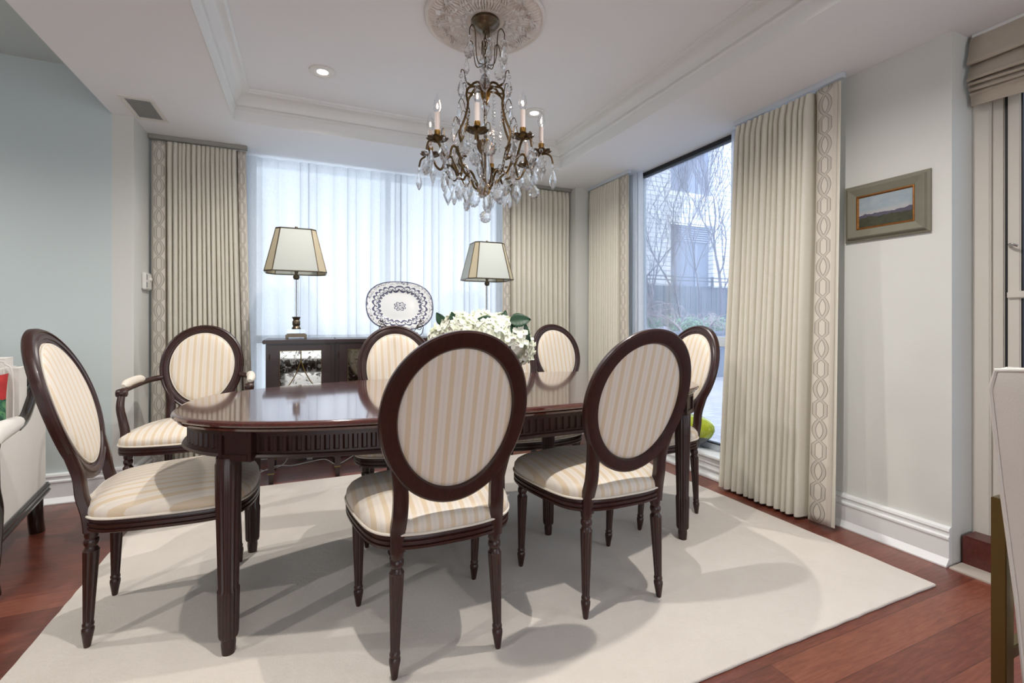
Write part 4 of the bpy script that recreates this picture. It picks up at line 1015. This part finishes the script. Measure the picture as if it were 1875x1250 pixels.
# ------------------------------------------------------------------ green glass bowl on the ledge
def bowl_mat():
    m, nt, p = newmat('lime_art_glass'); g = G(nt); z = g.sep(g.coord())[2]
    n_ = g.noise(g.coord(), 25, 4, .6, 1); c = g.mix(n_, srgb(150, 176, 30), srgb(206, 216, 70))
    c = g.mix(g.m('LESS_THAN', z, g.m('MULTIPLY_ADD', g.noise(g.coord(), 12), .03, .062)), c, srgb(44, 50, 60))
    g.link(c, p.inputs['Base Color']); setp(p, Roughness=.06); p.inputs['Coat Weight'].default_value = .8; p.inputs['Transmission Weight'].default_value = .15; return m
m_ = MB(); rs = []
for (r, z) in ((.012, 0), (.03, .004), (.05, .02), (.085, .045), (.12, .08), (.138, .115), (.136, .145), (.11, .17), (.07, .182), (.02, .185)):
    rs.append([(r * 1.05 * cos(t_), r * .55 * sin(t_), z) for t_ in [2 * pi * q / 40 for q in range(40)]])
o = m_.rings(rs).build('art_glass_vessel', bowl_mat(), smooth=60); o.location = (2.55, 2.58, .152); o.rotation_euler = (0, 0, R(90)); o.scale = (1.3, 1.0, 1.22)
tag(o, 'lime green art glass vessel on the low window ledge behind the right-end chair', 'vase')

# ------------------------------------------------------------------ settee at the left
se = thing('settee', 'white upholstered settee with dark carved wooden frame at the left edge', 'settee', (-1.09, 2.43, 0), R(9.5))
# local: +y to the back, x to the left is negative (body extends left)
def curve_top(y):   # arm/back line height along the side
    return None
side = cat([(0, 0, .53), (0, .1, .565), (0, .3, .575), (0, .42, .60), (0, .52, .67), (0, .60, .73), (0, .68, .735)], 6)
m_ = MB(); rs = []
for p in side: rs.append([(0, p.y, .235), (0, p.y, p.z), (-.05, p.y, p.z), (-.05, p.y, .235)])
m_.rings(rs).build('side_panel', LINEN, se, smooth=40, bevel=0)
rl = MB()
rl.box(-.055, .010, 0, .70, .185, .24).box(-.05, .016, 0, .70, .195, .207).box(-.05, .016, 0, .7, .220, .230)
rl.box(-1.8, -.05, .0, .04, .185, .30)
rl.build('seat_rail', EBON, se, smooth=0, bevel=.003)
MB().tube([Vector((-.022, p.y, p.z + .008)) for p in side if p.y > .28], .024, 10).build('arm_rail', EBON, se)
MB().tube(cat([(-.02, .66, .75), (-.3, .67, .76), (-.9, .68, .80), (-1.8, .67, .78)], 6), .022, 10).build('crest_rail', EBON, se)
pd = cat([(-.03, .02, .545), (-.03, .06, .585), (-.03, .2, .6), (-.03, .32, .60), (-.03, .40, .60)], 6); n_ = len(pd)
MB().tube(pd, [.012 + .026 * sin(pi * min(1, (i + 1.5) / n_ * .85 + .1)) ** .5 for i in range(n_)], 14).build('arm_pad', LINEN, se)
MB().tube(cat([(-.012, .0, .58), (-.006, -.022, .55), (-.006, -.018, .49), (-.008, -.004, .40), (-.008, 0, .30), (-.008, .0, .2), (-.004, -.012, .1), (-.0, -.03, .03), (0, -.035, .012)], 6), [.026, .027, .028, .027, .026, .025, .025, .025, .025, .025, .025, .025, .025, .025, .025, .025, .025, .025, .026, .028, .03, .032, .033, .033, .032, .032, .031, .03, .03, .029, .028, .027, .026, .025, .024, .022, .02, .02, .02, .02, .022, .024, .025, .026, .026, .026, .024, .02, .015][:49], 14).build('arm_post', EBON, se)
for (lx, ly) in ((-.03, .64),):
    MB().tube(cat([(lx, ly, .20), (lx, ly + .005, .16), (lx, ly + .01, .08), (lx, ly + .03, .02), (lx, ly + .04, 0)], 5), .03, 10).build('leg', EBON, se)
MB().box(-1.8, -.05, .56, .66, .28, .74).build('back_panel', LINEN, se, smooth=40, bevel=.02)
MB().box(-1.75, -.06, .04, .56, .30, .44).build('seat_cushion', LINEN, se, smooth=40, bevel=.03, bseg=3)
bc = MB().box(-.64, -.03, .36, .56, .44, .885, None).build('back_cushion', LINEN, se, smooth=60, bevel=.045, bseg=4)
MB().tube(cat([(-.043, .374, .50), (-.043, .374, .80), (-.065, .374, .86), (-.13, .374, .876), (-.6, .374, .875)], 5), .004, 6).build('piping', LINEN, bc)
def flower_pillow():
    m, nt, p = newmat('floral_print'); g = G(nt); co = g.coord(); v = nt.nodes.new('ShaderNodeTexVoronoi'); g.link(co, v.inputs['Vector']); v.inputs['Scale'].default_value = 9
    leaf = g.ramp(g.noise(co, 22, 4, .6, 1.5), [(.38, srgb(12, 18, 20)), (.5, srgb(28, 80, 60)), (.7, srgb(90, 140, 90))])
    rd = g.mix(g.noise(co, 35, 3), srgb(120, 14, 20), srgb(186, 44, 40)); sp = g.sep(co); wob = g.m('MULTIPLY', g.noise(co, 14, 3), .07)
    def bloom(cx, cz, r):
        dx, dz = g.m('SUBTRACT', sp[0], cx), g.m('SUBTRACT', sp[2], cz)
        return g.m('LESS_THAN', g.m('ADD', g.m('SQRT', g.m('ADD', g.m('MULTIPLY', dx, dx), g.m('MULTIPLY', dz, dz))), wob), r)
    red = g.m('MAXIMUM', bloom(.13, .15, .115), bloom(-.07, -.03, .12))
    g.link(g.mix(red, leaf, rd), p.inputs['Base Color']); setp(p, Roughness=.8); return m
m_ = MB()
def pil(u, v, s_):
    x = (u - .5) * 2; z = (v - .5) * 2; k = (1 - abs(x) ** 2.5) * (1 - abs(z) ** 2.5)
    return Vector((x * .19 * (1 - .07 * (1 - z * z)), s_ * .06 * max(0, k) ** .5, z * .19 * (1 - .07 * (1 - x * x))))
m_.grid(lambda u, v: pil(u, v, 1), 18, 18); m_.grid(lambda u, v: pil(u, v, -1), 18, 18)
o = m_.build('throw_pillow', flower_pillow(), smooth=80); o.location = (-1.335, 2.64, .625); o.rotation_euler = (R(-16), R(-6), R(9))
tag(o, 'floral throw pillow with a red flower and green leaves on the settee', 'pillow')

# ------------------------------------------------------------------ foreground white chair with brass frame
fc = thing('brass_frame_chair', 'white upholstered chair with square brushed brass legs cut off by the right edge', 'chair', (1.30, .18, 0))
for (sx_, sy_, nm) in ((0, 1, 0), (0, -1, 0), (.46, 1, 0), (.46, -1, 0)):
    MB().box(-.012 + sx_, .020 + sx_, sy_ * .299 - .012, sy_ * .299 + .012, 0, .69).build('leg', BRUSH, fc, smooth=0, bevel=.0015)
for sy_ in (1, -1):
    MB().box(.020, .448, sy_ * .299 - .012, sy_ * .299 + .012, .662, .69).build('arm_bar', BRUSH, fc, smooth=0, bevel=.0015)
    MB().box(.020, .448, sy_ * .299 - .010, sy_ * .299 + .010, .36, .385).build('side_rail', BRUSH, fc, smooth=0, bevel=.0015)
rs = []
for z, xo, th_, hw in ((.30, .022, .045, .262), (.34, .012, .055, .27), (.5, -.01, .055, .272), (.72, -.062, .052, .274), (.92, -.112, .045, .272), (.955, -.118, .035, .262), (.965, -.116, .02, .25)):
    rs.append([(xo, -hw, z), (xo, hw, z), (xo + .006, hw + .006, z), (xo + th_ - .006, hw + .006, z), (xo + th_, hw, z), (xo + th_, -hw, z), (xo + th_ - .006, -hw - .006, z), (xo + .006, -hw - .006, z)])
bk = MB().rings(rs).build('backrest', LEATH, fc, smooth=30, bevel=.004)
MB().tube([(xo + .002, hw + .002, z) for z, xo, hw in ((.32, .016, .268), (.5, -.01, .272), (.72, -.062, .274), (.92, -.112, .272), (.958, -.118, .262))] + [(-.117, .2, .964), (-.117, -.2, .964), (-.118, -.262, .958)], .004, 8).build('piping', LEATH, bk)
MB().box(.03, .47, -.28, .28, .38, .47).build('seat', LEATH, fc, smooth=30, bevel=.02, bseg=3)

# ------------------------------------------------------------------ outdoors; pale bluish colours carry the glare haze of the window
def brick_mat():
    m, nt, p = newmat('white_painted_brick'); g = G(nt); co = g.coord()
    mp = g.mapping(co, (1, 1, 1), rot=(R(90), 0, 0)); br = nt.nodes.new('ShaderNodeTexBrick'); g.link(mp, br.inputs['Vector'])
    br.inputs['Scale'].default_value = 1; br.inputs['Brick Width'].default_value = .42; br.inputs['Row Height'].default_value = .15; br.inputs['Mortar Size'].default_value = .012
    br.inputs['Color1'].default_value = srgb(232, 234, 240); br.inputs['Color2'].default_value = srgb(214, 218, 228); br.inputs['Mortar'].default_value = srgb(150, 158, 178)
    g.link(br.outputs[0], p.inputs['Base Color']); setp(p, Roughness=.8); return m
def pave_mat():
    m, nt, p = newmat('patio_pavers'); g = G(nt); co = g.coord(); br = nt.nodes.new('ShaderNodeTexBrick'); g.link(co, br.inputs['Vector'])
    br.inputs['Scale'].default_value = 1; br.inputs['Brick Width'].default_value = .22; br.inputs['Row Height'].default_value = .11; br.inputs['Mortar Size'].default_value = .005
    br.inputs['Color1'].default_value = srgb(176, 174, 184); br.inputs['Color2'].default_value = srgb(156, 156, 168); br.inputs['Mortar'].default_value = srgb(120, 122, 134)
    g.link(br.outputs[0], p.inputs['Base Color']); setp(p, Roughness=.6); return m
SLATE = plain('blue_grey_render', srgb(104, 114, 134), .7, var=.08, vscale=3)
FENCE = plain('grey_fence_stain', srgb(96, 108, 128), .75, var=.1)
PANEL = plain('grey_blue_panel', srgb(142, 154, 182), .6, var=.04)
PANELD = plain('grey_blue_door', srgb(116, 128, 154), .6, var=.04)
LINT = plain('white_stone_lintel', srgb(236, 238, 242), .7)
struct(MB().box(2.72, 22, -3, 16, -.12, -.05), 'ground_patio', pave_mat())
bd = thing('brick_building', 'white brick building with grey panelled openings across the garden', 'building', (0, 12, 0))
xL, xR_ = at_y(1228, 12), at_y(1306, 12)
w_ = MB(); w_.box(8.3, xL, 0, .4, -.05, 9).box(xR_, 24, 0, .4, -.05, 9).box(xL, xR_, 0, .4, 4.45, 5.3)
w_.build('brick_wall', brick_mat(), bd, smooth=0)
MB().box(xL, xR_, .22, .3, 5.3, 9).box((xL + xR_) / 2 + .35, (xL + xR_) / 2 + .4, .18, .22, 5.3, 9).build('upper_window_panel', PANEL, bd, smooth=0)
MB().box(xL, xR_, .22, .3, 0, 4.3).build('lower_door_panel', PANELD, bd, smooth=0)
lv = MB()
for k in range(7): lv.box(xL + .05, xR_ - .05, .17, .22, 3.75 + k * .075, 3.79 + k * .075)
lv.box((xL + xR_) / 2 + .3, (xL + xR_) / 2 + .34, .17, .22, 0, 3.7).build('louvre_grille', PANEL, bd, smooth=0)
MB().box(xL - .15, xR_ + .15, -.03, .1, 4.3, 4.47).box(xL - .1, xR_ + .1, -.03, .1, 5.18, 5.32).build('stone_lintel', LINT, bd, smooth=0)
fe = thing('garden_fence', 'grey board fence with a thin top rail behind the planting', 'fence', (0, 8.3, 0))
fb = MB(); x = 3.5
while x < 13: fb.box(x, x + .15, 0, .03, -.05, 1.86 + .0 * sin(x)); x += .16
fb.build('boards', FENCE, fe, smooth=0)
tr_ = MB().box(3.5, 13, -.01, .04, 1.98, 2.0).box(3.5, 13, -.01, .04, 2.06, 2.075)
for k in range(8): tr_.box(4 + k * 1.2, 4.04 + k * 1.2, -.01, .04, 1.84, 2.1)
tr_.build('top_rail', FENCE, fe, smooth=0)
pw = thing('raised_planter', 'blue-grey raised garden planter wall beyond the patio', 'planter', (0, 6.85, 0))
MB().box(3.4, 12, 0, .16, -.05, .80).box(3.38, 12, -.02, .2, .80, .86).build('wall', SLATE, pw, smooth=0, bevel=.005)
MB().box(3.4, 12, .16, 1.4, -.05, .74).build('soil', plain('dark_soil', srgb(82, 84, 90), .95, var=.2, vscale=10), pw, smooth=0)
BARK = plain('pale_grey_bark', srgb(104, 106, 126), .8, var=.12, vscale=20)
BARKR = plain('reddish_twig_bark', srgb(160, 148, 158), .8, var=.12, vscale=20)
def tree(name, label, base, h, seed, mat, kind='up', r0=.045, n=7):
    rn = random.Random(seed); m_ = MB()
    def grow(p, d, L, r, lev):
        pts = [Vector(p)]; rad = [r]; k = 7 if lev < 2 else 5; q = Vector(p); dd = Vector(d)
        for i in range(k):
            j = .22 if kind == 'up' else .35
            dd = (dd + Vector((rn.uniform(-j, j), rn.uniform(-j, j), rn.uniform(-.1, .1) + (.12 if kind == 'up' else -.10 * lev)))).normalized()
            q = q + dd * (L / k); pts.append(q.copy()); rad.append(max(.005 if kind == 'up' else .0035, r * (1 - (i + 1) / k * .7)))
        m_.tube(pts, rad, 5 if lev else 6)
        if lev < 3:
            for c in range(n if lev == 0 else (4 if lev == 1 else 3)):
                i = rn.randint(1 if lev else 2, k); a = rn.uniform(0, 6.28); sp = .55 if kind == 'up' else 1.1
                nd = (dd + Vector((cos(a) * sp, sin(a) * sp, rn.uniform(-.1, .4) if kind == 'up' else rn.uniform(-.3, .3)))).normalized()
                grow(pts[i], nd, L * rn.uniform(.45, .68), rad[i] * .55, lev + 1)
    grow((0, 0, 0), (0, 0, 1), h, r0, 0)
    o = m_.build(name, mat, smooth=60); o.location = base; return tag(o, label, 'tree', None)
def PX(px, y, z=.74): return (at_y(px, y), y, z)
tree('bare_tree', 'bare upright tree nearest the corner sheer, outside the side window', PX(1208, 7.9), 3.0, 1, BARK)
tree('bare_tree', 'bare upright tree before the grey door panel of the brick building', PX(1246, 8.0), 3.2, 2, BARK, r0=.035)
tree('bare_tree', 'bare upright tree at the right of the grey door panel', PX(1322, 7.9), 3.3, 5, BARK)
tree('bare_tree', 'bare upright tree beside the widest curtain edge, outside', PX(1349, 7.7), 3.1, 9, BARK, r0=.05)
tree('bare_tree', 'thin bare tree between the two openings of the brick building', PX(1283, 8.05), 3.4, 12, BARK, r0=.026)
tree('weeping_tree', 'low weeping bare tree with tangled twigs in the planter', PX(1186, 7.3), .95, 21, BARKR, kind='weep', r0=.05, n=11)
tree('weeping_tree', 'tangled bare bush with pinkish twigs spreading before the fence', PX(1250, 7.4), .75, 25, BARKR, kind='weep', r0=.035, n=12)
tree('weeping_tree', 'small tangled bare bush right of the pinkish one, before the fence', PX(1300, 7.35), .62, 28, BARKR, kind='weep', r0=.03, n=10)
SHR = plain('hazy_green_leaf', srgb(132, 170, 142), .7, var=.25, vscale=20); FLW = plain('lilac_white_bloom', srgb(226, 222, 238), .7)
def shrub(name, lb, c, rx, rz, n, mat, seed, cg='shrub', s0=.03):
    rn = random.Random(seed); m_ = MB()
    for i in range(n):
        v = Vector((rn.gauss(0, 1), rn.gauss(0, 1), rn.gauss(0, 1))).normalized() * rn.uniform(.5, 1); p = Vector((v.x * rx, v.y * rx * .6, abs(v.z) * rz + .02))
        a = Vector((rn.uniform(-1, 1), rn.uniform(-1, 1), rn.uniform(-1, 1))).normalized(); b_ = a.orthogonal().normalized(); s_ = s0 * rn.uniform(.6, 1.3)
        m_.add([p - a * s_, p - b_ * s_ * .5, p + a * s_, p + b_ * s_ * .5], [(0, 1, 2, 3)])
    o = m_.build(name, mat, smooth=0); o.location = c; return tag(o, lb, cg)
for i, (px, lb) in enumerate(((1190, 'green leafy shrub in the planter near the corner sheer'), (1228, 'green leafy shrub in the planter behind the lilac blooms'), (1268, 'green leafy shrub in the planter before the middle of the fence'), (1306, 'taller green leafy shrub in the planter right of the middle'), (1338, 'green leafy shrub in the planter beside the widest curtain'))):
    shrub('garden_shrub', lb, PX(px, 7.75), .42, .42 + .04 * (i % 2), 900, SHR, 40 + i)
for i, (px, lb) in enumerate(((1180, 'pale lilac flowering plant at the corner end of the planter'), (1212, 'pale lilac flowering plant before the leafy shrubs'))):
    shrub('flowering_plant', lb, PX(px, 7.05), .24, .2, 500, FLW, 60 + i, 'flowering plant')
# beyond the glazed door
o = MB()
for k in range(14): o.box(4.3, 4.34, -1, 2.2, .1 + k * .2, .27 + k * .2)
ob = o.build('garden_screen', PANEL, smooth=0); tag(ob, 'grey-blue slatted garden screen seen through the glazed door', 'screen')
shrub('flowering_plant', 'small flowering plant outside the glazed door', (3.6, 1.15, .2), .18, .35, 400, SHR, 77, 'flowering plant')
